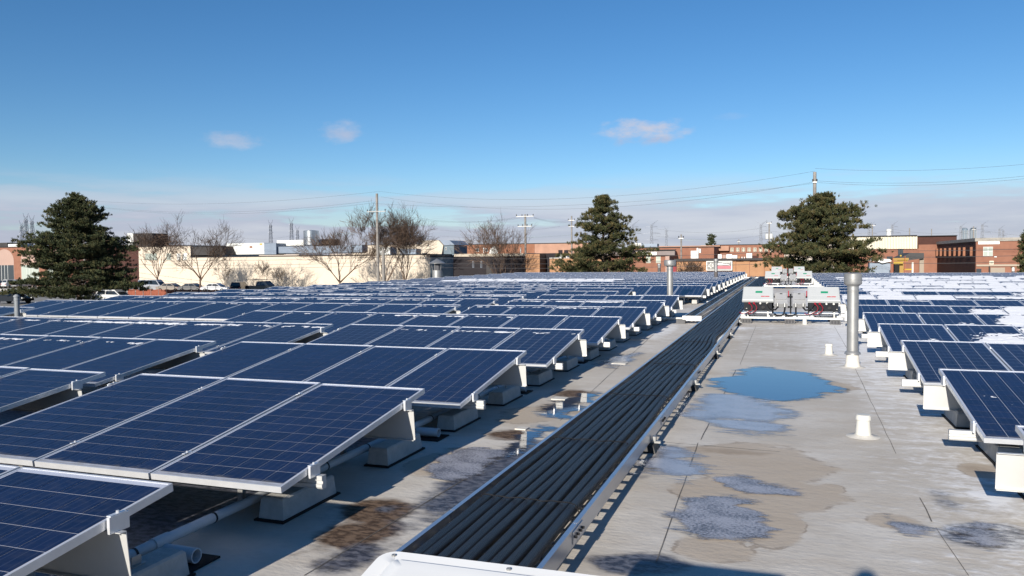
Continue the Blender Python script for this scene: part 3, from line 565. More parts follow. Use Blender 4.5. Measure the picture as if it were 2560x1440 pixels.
# wind-blown snow and frost lying on the panels
def snow_layer(name, items, label):
    vs = []; fs = []; n = 0
    for (x0, y0, z0, fn, sd_) in items:
        res = 0.028 if y0 < 19 else 0.05; nu = int(PW/res)+1; nv = int(PL/res)+1; us = np.linspace(0.012, PW-0.012, nu); vv = np.linspace(0.012, PL-0.012, nv); H = np.zeros((nv, nu))
        for j, v in enumerate(vv):
            for i, u in enumerate(us):
                q = fn(u/PW, v/PL)
                nz_ = 0.55*hashnoise(u*4+x0*3.1, v*7+y0*2.3, sd_)+0.5*hashnoise(u*13+x0, v*22+y0, sd_)+0.55*hashnoise(u*34, v*60, sd_+x0)
                H[j, i] = q+nz_*0.62
        Hh = np.clip(H, -1, 1)*0.016-0.001
        keep = H > -0.04
        cell = keep[:-1, :-1] | keep[1:, :-1] | keep[:-1, 1:] | keep[1:, 1:]
        if not cell.any(): continue
        ids = -np.ones((nv, nu), int)
        for j in range(nv-1):
            for i in range(nu-1):
                if not cell[j, i]: continue
                q = []
                for jj, ii in ((j, i), (j, i+1), (j+1, i+1), (j+1, i)):
                    if ids[jj, ii] < 0:
                        ids[jj, ii] = n; n += 1; hgt = max(Hh[jj, ii], -0.008)
                        vs.append((x0+us[ii], y0+vv[jj]*CT-hgt*ST, z0+vv[jj]*ST+hgt*CT))
                    q.append(int(ids[jj, ii]))
                fs.append(tuple(q))
    me_ = bpy.data.meshes.new(name); me_.from_pydata(vs, [], fs); me_.polygons.foreach_set('use_smooth', [True]*len(fs)); me_.materials.append(snow)
    return tag(link(bpy.data.objects.new(name, me_)), label, 'snow', kind='stuff')
def strip(c, w, a): return lambda u, v: a-((v-c)/w)**2
def full(a, vlo=0.0, vhi=1.0, ulo=-0.1): return lambda u, v: a-max(0, (vlo-v)*9)-max(0, (v-vhi)*9)-max(0, (ulo-u)*5)-max(0, (v-0.93)*16)-max(0, (0.10-u)*9)-max(0, (u-0.95)*12)-1.6*max(0, 1-u/0.22-(1-v)/0.16)-1.2*max(0, 1-(1-u)/0.25-v/0.14)
litems = []; ritems = []; rs = random.Random(11)
for p in panels:
    side, r, bi, k, x0, y0, z0 = p
    if side == 'L':
        vis = pkey(p)[0] == 0
        if not vis: continue
        u = rs.random()
        if r == 2 and bi == 1: f = strip(0.88, 0.055, rs.uniform(-0.02, 0.12) if k > 1 else -0.1)
        elif r == 1 and bi == 1 and k > 0: f = strip(0.87, 0.05, -0.16)
        elif r == 2 and bi == 0: f = strip(0.86, 0.05, [-0.26, -0.08, -0.1, -0.14][k])
        elif r == 3 and bi == 0: f = strip(0.9, 0.05, [-0.4, -0.25, -0.12, -0.08, -0.08, -0.12, -0.2, -0.3][k])
        elif r == 4: f = strip(0.9, 0.04, [-0.4, -0.05, -0.02, -0.2][k] if bi == 0 else (-0.3 if u < 0.6 else -0.15))
        elif r == 5: f = strip(0.88, 0.06, [-0.2, 0.1, 0.1, -0.1][k] if bi == 0 else rs.uniform(-0.1, 0.15))
        elif r == 6 and bi == 1: f = strip(0.88, 0.06, rs.uniform(-0.1, 0.15))
        elif r in (7, 8, 9): f = strip(0.86, 0.06, rs.uniform(-0.25, 0.05)) if x0 < -8 else strip(0.9, 0.05, -0.38)
        elif r in (10, 11): f = strip(0.8, 0.12, rs.uniform(-0.3, -0.05)) if x0 < -6 else None
        elif r in (12, 13): f = full(0.6, 0.05, 0.97) if -17.5 < x0 < -8.5 else (strip(0.7, 0.3, -0.3) if x0 < -5 else None)
        elif r in (15, 16, 18): f = strip(0.6, 0.35, -0.22) if x0 > -16 else None
        else: f = None
        if f: litems.append((x0, y0, z0, f, r*0.37+k*0.71))
    else:
        f = None
        if r == 1: f = lambda u, v: -0.40-((u-1.05)/0.45)**2-((v-0.45)/0.35)**2 if k == 0 else -0.30-((u-0.4)/0.5)**2-((v-0.5)/0.4)**2
        elif r == 3: f = [lambda u, v: 0.22-((u-0.68)/0.34)**2-((v-0.36)/0.16)**2, lambda u, v: 0.48-((u-0.72)/0.62)**2-((v-0.45)/0.38)**2, full(0.5)][min(k, 2)]
        elif r == 4: f = [lambda u, v: 0.02-((u-0.9)/0.25)**2-((v-0.2)/0.1)**2, lambda u, v: 0.5-((u-0.72)/0.5)**2-((v-0.32)/0.30)**2, lambda u, v: 0.6-((u-0.7)/0.55)**2-((v-0.5)/0.6)**2, full(0.6)][min(k, 3)]
        elif r == 5: f = None if k < 2 else (lambda u, v: 0.55-((u-0.7)/0.5)**2-((v-0.45)/0.5)**2) if k == 2 else full(0.65, 0.05, 0.95)
        elif r == 6: f = (lambda u, v: 0.5-((u-0.6)/0.5)**2-((v-0.3)/0.3)**2) if k == 0 else (strip(0.9, 0.05, 0.0) if k == 1 else (None if k < 5 else strip(0.85, 0.1, 0.3)))
        elif r == 7: f = [full(0.35), full(0.65), full(0.75)][k] if k < 3 else strip(0.85, 0.12, 0.35)
        elif r == 8: f = None if k == 0 else (full(0.35, 0.3) if k == 1 else (None if k < 5 else strip(0.8, 0.2, 0.35)))
        elif 9 <= r <= 15:
            f = (None if k < 1 else full(0.45 if k == 1 else 0.85, 0.02 if rs.random() < 0.75 else 0.35, 0.985 if rs.random() < 0.7 else 0.8)) if k < 8 else (full(0.6, rs.choice([0.0, 0.4, 0.6])) if rs.random() < 0.8 else None)
        elif r == 16: f = full(0.6, rs.choice([0.0, 0.0, 0.35])) if (k > 3 and rs.random() < 0.7) else None
        if f: ritems.append((x0, y0, z0, f, r*0.53+k*0.29))
snow_layer('snow_patches', litems, 'thin frost and snow lying along the top of the left panels')
snow_layer('snow_patches', ritems, 'wind-blown snow covering the farther panels of the right array')

# ------------------------------------------------------------------ cable tray with corrugated conduits
TX0, TX1, TZ0, TZ1, TY0, TY1 = -1.885, -1.105, 0.085, 0.188, 1.0, 62.0
tray = thing('cable_tray', ((TX0+TX1)/2, 20, 0), 'long aluminium ladder cable tray full of black conduits beside the walkway', 'cable tray')
def side_rail(b, x, s, y0, y1, z0, z1, fl=0.028, e=0.004):
    pr = [(x, z0), (x, z1), (x+s*fl, z1), (x+s*fl, z1-e), (x+s*e, z1-e), (x+s*e, z0+e), (x+s*fl, z0+e), (x+s*fl, z0)]
    return b.prism(pr, y0, y1, 'y')
for x, s in ((TX0, -1), (TX1, 1)):
    y = TY0
    while y < TY1:
        y1 = min(y+3.2, TY1); b = side_rail(B(), x, s*-1, y+0.003, y1-0.003, TZ0, TZ1); b.build('side_rail', tray_metal, tray)
        if y1 < 40:
            pl = B().box(min(x+s*0.001, x+s*0.006), max(x+s*0.001, x+s*0.006), y1-0.11, y1+0.11, TZ0+0.02, TZ1-0.015).build('splice_plate', tray_metal, tray)
            for yy in (-0.08, -0.03, 0.03, 0.08):
                c = B(); c.cyl((x+s*0.006, y1+yy, TZ0+0.055), (x+s*0.02, y1+yy, TZ0+0.055), 0.009, n=6); c.build('bolt', blackplastic, pl)
        y = y1
ry = TY0+0.1; k = 0
rung_me = B().box(TX0+0.004, TX1-0.004, -0.017, 0.017, TZ0+0.006, TZ0+0.022).mesh('rung'); rung_me.materials.append(tray_metal)
while ry < TY1:
    o = bpy.data.objects.new('rung', rung_me); link(o, tray); o.location = Vector((0, ry, 0))-tray.location; ry += 0.2286
rs = random.Random(3)
NC = 9
for i in range(NC):
    x = -1.805+i*0.0725; pts = []; ph = rs.uniform(0, 6)
    side = ['leftmost', 'second', 'third', 'fourth', 'middle', 'fourth from the right', 'third from the right', 'second from the right', 'rightmost'][i]
    y = TY0+0.3
    while y < TY1-0.3:
        sw = 0.006*math.sin(y*1.9+ph)+0.008*hashnoise(i*3.3, y*0.7, 2)
        sw += 0.10*math.exp(-((y-13.2)/1.3)**2)*(i/8)*0.4-0.05*math.exp(-((y-15.4)/1.2)**2)*(i/8)
        z = TZ0+0.022+0.036+0.006*abs(hashnoise(i*1.7, y*1.1, 5)); pts.append((x+sw, y, z)); y += 0.16 if y < 25 else 0.5
    b = B(); b.tube(pts, 0.0325, 12); o = b.build('flexible_conduit', conduit_m, None, smooth=True, recenter=(x, 20, TZ0))
    tag(o, f"{side} black corrugated conduit in the wide cable tray", 'conduit', 'conduits in the cable tray')
for n_, yy in enumerate((3.3, 4.55, 6.2, 8.4, 11.0, 14.0)):
    b = B(); b.tube([(-1.845, yy, 0.13)]+[(-1.82+i*0.036, yy+0.01*math.sin(i), 0.184+0.003*math.sin(i*2.1)) for i in range(18)]+[(-1.185, yy, 0.13)], 0.004, 5)
    b.build('cable_tie', blackplastic, tray)
# feet of the tray
fy = 3.5; n_ = 0
while fy < 62:
    o = thing('tray_support', (-1.49, fy, 0), f"black rubber-footed support under the cable tray, {ORD[n_]} one along it", 'tray support', 'feet of the cable tray')
    for x in (TX0+0.03, TX1-0.02):
        f = B(); f.add([(x-0.075, fy-0.13, 0.004), (x+0.075, fy-0.13, 0.004), (x+0.075, fy+0.13, 0.004), (x-0.075, fy+0.13, 0.004), (x-0.05, fy-0.11, 0.066), (x+0.05, fy-0.11, 0.066), (x+0.05, fy+0.11, 0.066), (x-0.05, fy+0.11, 0.066)],
              [(0, 3, 2, 1), (4, 5, 6, 7), (0, 1, 5, 4), (1, 2, 6, 5), (2, 3, 7, 6), (3, 0, 4, 7)]); f.build('rubber_foot', blackplastic, o)
        B().box(x+0.03 if x > -1.5 else x-0.06, x+0.06 if x > -1.5 else x-0.03, fy-0.03, fy+0.03, 0.0845, 0.125).build('hold_down_clip', galv, o)
    B().box(TX0-0.08, TX1+0.08, fy-0.021, fy+0.021, 0.0665, 0.0845).build('strut_channel', galv, o)
    fy += 3.25; n_ += 1
# narrower tray on the left, with end plate and cables
o = thing('narrow_cable_tray', (-2.2, 40, 0), 'narrow secondary cable tray running left of the wide tray', 'cable tray')
xa, xb = -2.47, -2.17
for x, s in ((xa, 1), (xb, -1)): side_rail(B(), x, s, 20.0, 61.5, 0.085, 0.185, 0.03).build('side_rail', tray_metal, o)
B().box(xa-0.01, xb+0.16, 19.95, 19.995, 0.07, 0.195).build('end_plate', white_sheet, o)
y = 20.2
while y < 60:
    B().box(xa+0.004, xb-0.004, y-0.02, y+0.02, 0.09, 0.105).build('rung', tray_metal, o); y += 0.6
for i in range(3):
    b = B(); b.tube([(xa+0.06+i*0.085+0.02*math.sin(q*0.9+i), 20.05+q*0.8, 0.13) for q in range(51)], 0.024, 8); c = b.build('flexible_conduit', conduit_m, None, smooth=True, recenter=(xa, 30, 0.1))
    tag(c, ['left', 'middle', 'right'][i]+' black conduit lying in the narrow tray', 'conduit', 'conduits in the narrow tray')
b = B(); b.box(-2.62, -2.4, 19.85, 20.15, 0.003, 0.1); tag(b.build('tray_end_foot', greyfoot), 'grey plastic block under the end of the narrow tray', 'support block')
b = B(); b.cyl((-3.3, 20.05, 0.12), (-2.48, 20.05, 0.12), 0.028, n=10); tag(b.build('white_conduit', whiteplastic, smooth=True), 'white pipe from the left array to the narrow tray', 'pipe')

# grey PVC conduit at the row ends
pv = thing('pvc_conduit', (-3.32, 10, 0), 'grey PVC pipe running past the ends of the left rows', 'pipe')
b = B(); b.cyl((-3.32, 0.5, 0.105), (-3.32, 22, 0.105), 0.031, n=14); b.build('pipe', pvc, pv, smooth=True)
for y in np.arange(2.6, 21.5, 0.62):
    b = B(); b.cyl((-3.32, y, 0.105), (-3.32, y+0.014, 0.105), 0.0335, n=14); b.build('tie_band', blackplastic, pv, smooth=True)
for y in (3.42, 9.1, 12.0, 14.8):
    b = B(); b.cyl((-3.32, y-0.06, 0.105), (-3.32, y+0.06, 0.105), 0.037, n=14); b.build('coupling', pvc, pv, smooth=True)
for i, y in enumerate((3.42, 6.6, 9.2, 12.1)):
    o = thing('pipe_support', (-3.22, y, 0), f"short piece of pipe on a rubber pad under the PVC pipe, {ORD[i]} one", 'pipe support', 'supports under the PVC pipe')
    B().box(-3.45, -3.02, y-0.13, y+0.13, 0.002, 0.012).build('rubber_pad', rubber, o)
    b = B(); n = 16; r0, r1 = 0.042, 0.034
    for (rr, xx) in ((r0, -3.42), (r0, -3.07), (r1, -3.07), (r1, -3.3)):
        b.v += [(xx, y+rr*math.cos(2*math.pi*q/n), 0.0545+rr*math.sin(2*math.pi*q/n)) for q in range(n)]
    for s_ in range(3): b.f += [(s_*n+q, s_*n+(q+1) % n, s_*n+n+(q+1) % n, s_*n+n+q) for q in range(n)]
    b.f.append(tuple(3*n+q for q in range(n))); b.f.append(tuple(range(n))[::-1]); b.build('pipe_piece', pvc, o, smooth=True)

# ------------------------------------------------------------------ inverters on their stands
def inverter(x, y, label, detail, grp='inverters'):
    o = thing('inverter', (x, y, 0), label, 'inverter', grp); w = 0.335
    # body behind / below the cover: vertical connection face, sloping top
    body = [(0.03, 0.31), (0.05, 0.55), (0.43, 0.84), (0.47, 0.78), (0.30, 0.31)]
    B().prism([(y+a, z) for a, z in body], x-w, x+w, 'x').build('body', darkgrey, o)
    d = Vector((0, 0.42, 0.325)).normalized(); nn = Vector((0, -d.z, d.y)); e = w+0.042
    p0 = Vector((x, y, 0.56)); ln = 0.535
    def lidpt(u, v, h): return p0+Vector((u, 0, 0))+d*v+nn*h
    b = B(); lw = 0.018
    lo = [(-e, 0), (e, 0), (e*0.965, ln), (-e*0.965, ln)]; li = [(-e+lw, lw), (e-lw, lw), (e*0.965-lw, ln-lw), (-e*0.965+lw, ln-lw)]
    vs = [lidpt(u, v, -0.045) for u, v in lo]+[lidpt(u, v, 0.018) for u, v in lo]+[lidpt(u, v, 0.032) for u, v in li]
    b.add(vs, [(3, 2, 1, 0)]+[(i, (i+1) % 4, 4+(i+1) % 4, 4+i) for i in range(4)]+[(4+i, 4+(i+1) % 4, 8+(i+1) % 4, 8+i) for i in range(4)]+[(8, 9, 10, 11)])
    lid = b.build('cover', lidwhite, o)
    def onlid(name, u0, u1, v0, v1, m_, h=0.036):
        q = B(); q.add([lidpt(u, v, hh) for hh in (0.030, h) for u, v in ((u0, v0), (u1, v0), (u1, v1), (u0, v1))], [(4, 5, 6, 7), (0, 1, 5, 4), (1, 2, 6, 5), (2, 3, 7, 6), (3, 0, 4, 7)]); return q.build(name, m_, lid)
    onlid('display', -0.062, 0.105, 0.275, 0.345, green)
    onlid('brand_strip', 0.075, 0.165, 0.125, 0.155, mat('faded_red_print', (0.42, 0.06, 0.07), 0.5)); onlid('brand_strip', 0.175, 0.275, 0.125, 0.155, mat('faded_red_print', (0.42, 0.06, 0.07), 0.5))
    if detail: onlid('cover_seam', -0.30, 0.30, 0.185, 0.190, mat('cover_seam', (0.5, 0.5, 0.5), 0.5), 0.033)
    if detail:
        for u, m_ in ((-0.20, red), (-0.09, red), (0.06, whiteplastic), (0.225, whiteplastic)):
            b = B(); b.cyl((x+u, y+0.045, 0.515), (x+u, y-0.02, 0.50), 0.026 if m_ is red else 0.024, n=10); b.build('cable_gland', m_, o, smooth=True)
        b = B(); b.cyl((x+0.13, y+0.04, 0.40), (x+0.13, y+0.0, 0.40), 0.042, n=14); b.box(x+0.12, x+0.14, y-0.02, y, 0.365, 0.435); b.build('rotary_switch', blackplastic, o)
        for u, dx in ((-0.20, -0.14), (-0.09, -0.05)):
            pts = [(x+u, y-0.02, 0.50), (x+u+0.04, y-0.05, 0.46), (x+u+0.07, y-0.06, 0.40), (x+u+0.05, y-0.06, 0.33), (x+u-0.02+dx*0.4, y-0.05, 0.26), (x+u-0.06+dx, y-0.03, 0.24), (x+u-0.1+dx, y+0.02, 0.27)]
            B().tube(pts, 0.008, 6).build('red_lead', red, o, smooth=True)
            B().tube([(p_[0]+0.018, p_[1]+0.004, p_[2]-0.006) for p_ in pts[:-2]]+[(x+u+0.02, y+0.02, 0.18)], 0.008, 6).build('black_lead', blackplastic, o, smooth=True)
        for u in (-0.27, 0.30):
            B().box(x+u-0.012, x+u+0.012, y+0.022, y+0.0295, 0.36, 0.375).build('screw', whiteplastic, o)
    for u in (-0.24, 0.24):
        b = B(); b.prism([(y+0.06, 0.16), (y+0.10, 0.16), (y+0.10, 0.31), (y+0.06, 0.31)], x+u-0.02, x+u+0.02); b.prism([(y+0.40, 0.16), (y+0.44, 0.16), (y+0.46, 0.78), (y+0.42, 0.78)], x+u-0.02, x+u+0.02)
        for q, nm in ((0, 'mounting_leg'),): b.build(nm, galv, o)['kind'] = 'stuff'
    B().box(x-w, x+w, y+0.045, y+0.28, 0.255, 0.275).build('drip_shelf', alu, o)
    return o
def junction(x, y, label):
    o = thing('junction_box', (x, y, 0), label, 'junction box', 'junction boxes')
    d = Vector((0, 0.42, 0.325)).normalized(); nn = Vector((0, -d.z, d.y)); p0 = Vector((x, y+0.1, 0.52))
    def slab(name, u0, u1, v0, v1, h0, h1, m_, par=None):
        q = B(); q.add([p0+Vector((u, 0, 0))+d*v+nn*hh for hh in (h0, h1) for u, v in ((u0, v0), (u1, v0), (u1, v1), (u0, v1))], [(3, 2, 1, 0), (4, 5, 6, 7), (0, 1, 5, 4), (1, 2, 6, 5), (2, 3, 7, 6), (3, 0, 4, 7)]); return q.build(name, m_, par or o)
    slab('enclosure', -0.15, 0.15, 0, 0.36, -0.11, 0.0, boxgrey); c = slab('cover', -0.125, 0.125, 0.09, 0.34, 0.001, 0.03, boxgrey); slab('latch', -0.03, 0.03, 0.28, 0.30, 0.0305, 0.042, darkgrey, c)
    slab('flange', -0.16, 0.16, -0.07, -0.003, -0.12, 0.012, boxgrey)
    B().box(x+0.165, x+0.19, y+0.34, y+0.36, 0.66, 0.80).build('switch_handle', red, o)
    for u in (-0.08, 0.09):
        b = B(); b.cyl((x+u, y+0.04, 0.50), (x+u, y+0.01, 0.40), 0.026, n=10); b.build('cable_gland', galv, o, smooth=True)
    return o
def stand(y, label, det=True):
    o = thing('inverter_stand', (0.1, y, 0), label, 'equipment stand', 'inverter stands')
    x0, x1 = -1.12, 1.28
    for nm, yy, zz in (('front_rail', y-0.03, 0.12), ('middle_rail', y+0.42, 0.14), ('rear_rail', y+0.95, 0.16)):
        B().prism([(yy, zz), (yy+0.045, zz), (yy+0.045, zz+0.045), (yy, zz+0.045)], x0, x1).build(nm, white_sheet, o)
    for x in (-1.0, -0.42, 0.58, 1.18): B().box(x-0.02, x+0.02, y+0.02, y+0.94, 0.166, 0.206).build('cross_rail', white_sheet, o)
    for x in (-0.95, 0.08, 1.12):
        for yy in ((y-0.06, y+0.9) if det else (y-0.06,)):
            f = B().rbox(x-0.12, x+0.12, yy, yy+0.12, 0.003, 0.118, 0.012).build('plastic_foot', greyfoot, o)
            if det and yy < y:
                for q in (-0.07, 0, 0.07): B().box(x+q-0.022, x+q+0.022, yy-0.006, yy-0.001, 0.025, 0.095).build('recess', mat('foot_slot_shade', (0.06, 0.06, 0.065), 0.8), f)  # dark raised plates stand in for the shade inside the slots
    B().box(-0.36, 0.56, y+0.3, y+0.95, 0.21, 0.222).build('cable_pan', tray_metal, o)
    for zz in (0.36, 0.62): B().box(-0.34, 0.54, y+0.52, y+0.56, zz, zz+0.045).build('back_strut', darkgrey, o)
    for x in (-0.33, 0.10, 0.53): B().box(x-0.02, x+0.02, y+0.565, y+0.60, 0.21, 0.72).build('back_post', darkgrey, o)
    return o
for i, (y, nm) in enumerate(((20.45, 'nearest'), (42.2, 'middle'), (60.3, 'farthest'))):
    det = i < 2
    stand(y, f"white railed stand of the {nm} pair of inverters", det)
    inverter(-0.68, y, f"white inverter on the left of the {nm} stand", det); inverter(0.86, y, f"white inverter on the right of the {nm} stand", det)
    junction(-0.13, y+0.1, f"grey junction box left of centre on the {nm} stand"); junction(0.30, y+0.1, f"grey junction box right of centre on the {nm} stand")
    if det:
        for (xa, xb, nm2) in ((-0.455, -0.21, 'left'), (0.635, 0.39, 'right')):
            b = B(); mid = (xa+xb)/2; pts = [(xa+(0 if nm2 == 'left' else 0.45)*0, y-0.02, 0.50)]
            b.tube([(xa, y-0.02, 0.50), (xa*0.75+xb*0.25, y-0.05, 0.40), (mid, y-0.04, 0.35), (xa*0.2+xb*0.8, y+0.04, 0.34), (xb, y+0.1, 0.40), (xb, y+0.13, 0.46)], 0.021, 8)
            tag(b.build('power_cable', blackplastic, None, smooth=True, recenter=(mid, y, 0.4)), f"black cable looping from the {nm2} inverter on the {nm} stand", 'cable', 'inverter cables')
            xc = xb+(0.17 if nm2 == 'left' else -0.17); b = B()
            b.tube([(xc, y+0.12, 0.42), (xc, y+0.05, 0.34), (xc+(-0.02 if nm2 == 'left' else 0.0), y-0.02, 0.25), (xc-0.08, y-0.03, 0.20), (xc-0.18, y+0.05, 0.19), (xc-0.24, y+0.2, 0.225)], 0.021, 8)
            tag(b.build('power_cable', blackplastic, None, smooth=True, recenter=(xc, y, 0.3)), f"black cable dropping from the {nm2} junction box on the {nm} stand", 'cable', 'inverter cables')
# the inverter right under the camera, only its cover corner in view
pA, pB = WZ(985, 1374, 0.93), WZ(1540, 1441, 0.93)
o = thing('inverter', (-0.62, 1.45, 0), 'white inverter cover with screws cut off by the bottom edge', 'inverter', 'inverters')
zt = 0.93; xL, xR, yB = pA.x-0.03, pA.x+0.76, pA.y
def lid_outline(e, z):
    c = []; x0, x1, y0, y1 = xL+e, xR-e, yB-0.52+e, yB-e; r_ = max(0.05-e, 0.012)
    for cx_, cy_, a0 in ((x1-r_, y1-r_, 0), (x0+r_, y1-r_, 90), (x0+r_, y0+r_, 180), (x1-r_, y0+r_, 270)):
        for q in range(7): a = rad(a0+q*15); c.append((cx_+r_*math.cos(a), cy_+r_*math.sin(a)-0.0, z))
    return c
rot = math.atan2(pB.y-pA.y, pB.x-pA.x)
rings = [lid_outline(0.012, zt-0.07), lid_outline(0, zt-0.06), lid_outline(0, zt-0.008), lid_outline(0.006, zt), lid_outline(0.050, zt), lid_outline(0.062, zt+0.012), lid_outline(0.09, zt+0.014)]
b = B(); n = 28
for rg in rings:
    b.v += [(pA.x+(x-pA.x)*math.cos(rot)-(y-pA.y)*math.sin(rot), pA.y+(x-pA.x)*math.sin(rot)+(y-pA.y)*math.cos(rot), z+(y-pA.y)*0.16) for x, y, z in rg]
for s_ in range(len(rings)-1): b.f += [(s_*n+q, s_*n+(q+1) % n, s_*n+n+(q+1) % n, s_*n+n+q) for q in range(n)]
b.f.append(tuple((len(rings)-1)*n+q for q in range(n))); b.f.append(tuple(range(n))[::-1]); cov = b.build('cover', mat('near_cover_brightened', (0.80, 0.80, 0.785), 0.4, 0, 4, 0.03), o, smooth=True)  # same cover paint made lighter, sunlit brightness put into the colour
for (px, py) in ((985, 1385), (1272, 1420), (953, 1425)):
    p_ = WZ(px, py, zt); b = B(); b.lathe((p_.x, p_.y, zt+(p_.y-pA.y)*0.16-0.001), [(0.0065, 0), (0.0065, 0.003), (0.005, 0.0045), (0.0028, 0.0045), (0.0028, 0.002)], 12); b.build('screw', galv, cov, smooth=True)
B().box(xL+0.05, xR-0.05, yB-0.48, yB-0.06, 0.5, zt-0.16).build('body', darkgrey, o)
for x in (xL+0.1, xR-0.12):
    B().box(x, x+0.03, yB-0.3, yB-0.26, 0.015, 0.5).build('mounting_leg', galv, o)

# ------------------------------------------------------------------ flues and vents on our roof
def flue(x, y, h, r, rc, hc, label, base='boot', lower=None, cap='drum', m_=None):
    m_ = m_ or galv; o = thing('flue_pipe', (x, y, 0), label, 'flue', 'flues and vents on the roof')
    z0 = 0.2 if base == 'boot' else 0.002
    if base == 'boot':
        b = B(); b.lathe((x, y, 0.002), [(r*2.3, 0), (r*2.2, 0.004), (r*1.42, 0.012), (r*1.25, 0.06), (r*1.1, 0.19), (r*1.02, 0.2)], 20); b.build('membrane_boot', membrane_boot, o, smooth=True)
        b = B(); b.lathe((x, y, 0.195), [(r*1.03, 0), (r*1.45, 0.006), (r*1.35, 0.03), (r*1.03, 0.055)], 20); b.build('storm_collar', galv, o, smooth=True)
    zc = h-hc
    if lower:
        b = B(); b.cyl((x, y, z0), (x, y, lower), r*1.15, n=20); b.build('lower_pipe', brown_pipe, o, smooth=True); z0 = lower
    b = B(); b.cyl((x, y, z0), (x, y, zc+0.01), r, n=24); pp = b.build('pipe', m_, o, smooth=True)
    b = B(); b.box(x-0.006, x+0.006, y-r-0.004, y-r+0.002, z0+0.02, zc-0.03); b.build('pipe_seam', m_, pp)
    b = B(); b.lathe((x, y, zc*0.93), [(r*1.02, 0), (r*1.09, 0.005), (r*1.09, 0.02), (r*1.02, 0.026)], 24); b.build('collar', m_, pp, smooth=True)
    b = B()
    if cap == 'drum': b.lathe((x, y, zc), [(r*1.05, 0), (r*1.1, hc*0.05), (rc*0.985, hc*0.16), (rc, hc*0.18), (rc, hc*0.44), (rc*1.025, hc*0.455), (rc*1.025, hc*0.49), (rc, hc*0.505), (rc, hc*0.92), (rc*0.94, hc*0.96), (rc*0.85, hc)], 28)
    else: b.lathe((x, y, zc), [(r*1.02, 0), (rc, hc*0.25), (rc*0.95, hc*0.5), (r*0.5, hc)], 20)
    b.build('cap', m_, o, smooth=True)
    return o
p_ = WZ(2131, 918); flue(p_.x, p_.y, 1.42, 0.081, 0.126, 0.2, 'tall galvanised flue with drum cap standing beside the right array')
yv = 26.1; p_ = WY(1675, 700, yv); flue(p_.x, yv, WY(1675, 650, yv).z, 0.10, 0.195, 0.22, 'stout galvanised flue with drum cap rising among the left panels', base=None)
yv = 44.0; p_ = WY(1790, 700, yv); flue(p_.x, yv, WY(1790, 647, yv).z, 0.085, 0.13, 0.2, 'slim flue with dark lower half in front of the sign board', base=None, lower=WY(1790, 679, yv).z)
yv = 58.3; p_ = WY(1648, 670, yv); flue(p_.x, yv, WY(1648, 659, yv).z, 0.10, 0.14, 0.2, 'small short flue with dark base by the far roof edge', base=None, lower=WY(1648, 669, yv).z)
yv = 11.75; p_ = WY(42, 760, yv); flue(p_.x, yv, WY(42, 736, yv).z, 0.05, 0.062, 0.06, 'thin grey flue with small cap at the left frame edge', base=None, cap='cone', m_=mat('weathered_grey_pipe', (0.22, 0.235, 0.25), 0.5, 0, 5, 0.12))
yv = 58.5; p_ = WY(2533, 675, yv); flue(p_.x, yv, WY(2533, 668, yv).z, 0.08, 0.09, 0.1, 'short pipe with white top at the far right', base=None, lower=WY(2533, 678, yv).z, cap='cone', m_=whiteplastic)
def small_vent(x, y, s, label):
    o = thing('roof_vent', (x, y, 0), label, 'roof vent', 'white plastic roof vents')
    b = B(); b.lathe((x, y, 0.003), [(0.15*s, 0), (0.14*s, 0.004), (0.088*s, 0.010*s), (0.073*s, 0.022*s)], 24); b.build('flange', membrane_boot, o, smooth=True)
    b = B(); b.lathe((x, y, 0.02*s), [(0.070*s, 0), (0.058*s, 0.15*s)], 20); b.build('stem', whiteplastic, o, smooth=True)
    b = B(); b.lathe((x, y, 0.162*s), [(0.058*s, -0.002), (0.069*s, 0.0), (0.067*s, 0.03*s), (0.057*s, 0.045*s), (0.03*s, 0.048*s)], 20); b.build('cap', whiteplastic, o, smooth=True)
p_ = WZ(2158, 1092); small_vent(p_.x, p_.y, 1.0, 'nearest squat white vent on the walkway')
p_ = WZ(2072, 888); small_vent(p_.x, p_.y, 0.95, 'white vent on the walkway left of the tall flue')
p_ = WZ(1977, 808); small_vent(0.42, 20.2, 0.8, 'white vent under the front rail of the nearest stand')
for i, (px, py) in enumerate(((1770, 765), (1793, 752), (1815, 733))):
    p_ = WZ(px, py); small_vent(p_.x, p_.y, 0.8, f"white vent in the aisle left of the narrow tray, {ORD[i]} one")
# lantern vent with conical hood
yv = 45.5; c = WY(1093, 690, yv); o = thing('hooded_vent', (c.x, yv, 0), 'galvanised drum vent with conical hood at the left roof edge', 'roof vent'); u = lambda py: WY(1093, py, yv).z
b = B(); b.lathe((c.x, yv, 0), [(0.31, 0), (0.31, u(675)*0.5), (0.325, u(675)*0.5+0.01), (0.31, u(675)*0.5+0.02), (0.31, u(675)-0.02), (0.33, u(675)), (0.05, u(675)+0.005)], 28); b.build('drum', galv, o, smooth=True)
b = B(); b.lathe((c.x, yv, u(658)), [(0.54, -0.012), (0.54, 0.0), (0.02, u(649)-u(658)+0.06)], 28); b.build('hood', galv, o, smooth=True)
b = B(); b.lathe((c.x, yv, u(675)+0.006), [(0.20, 0), (0.20, u(659)-u(675)-0.03)], 20); b.build('screen', mat('vent_screen', (0.10, 0.10, 0.11), 0.7), o, smooth=True)
for a in range(5):
    q = rad(a*72-90); b = B(); b.cyl((c.x+0.3*math.cos(q), yv+0.3*math.sin(q), u(675)), (c.x+0.36*math.cos(q), yv+0.36*math.sin(q), u(658)), 0.018, n=6); b.build('strut', galv, o)
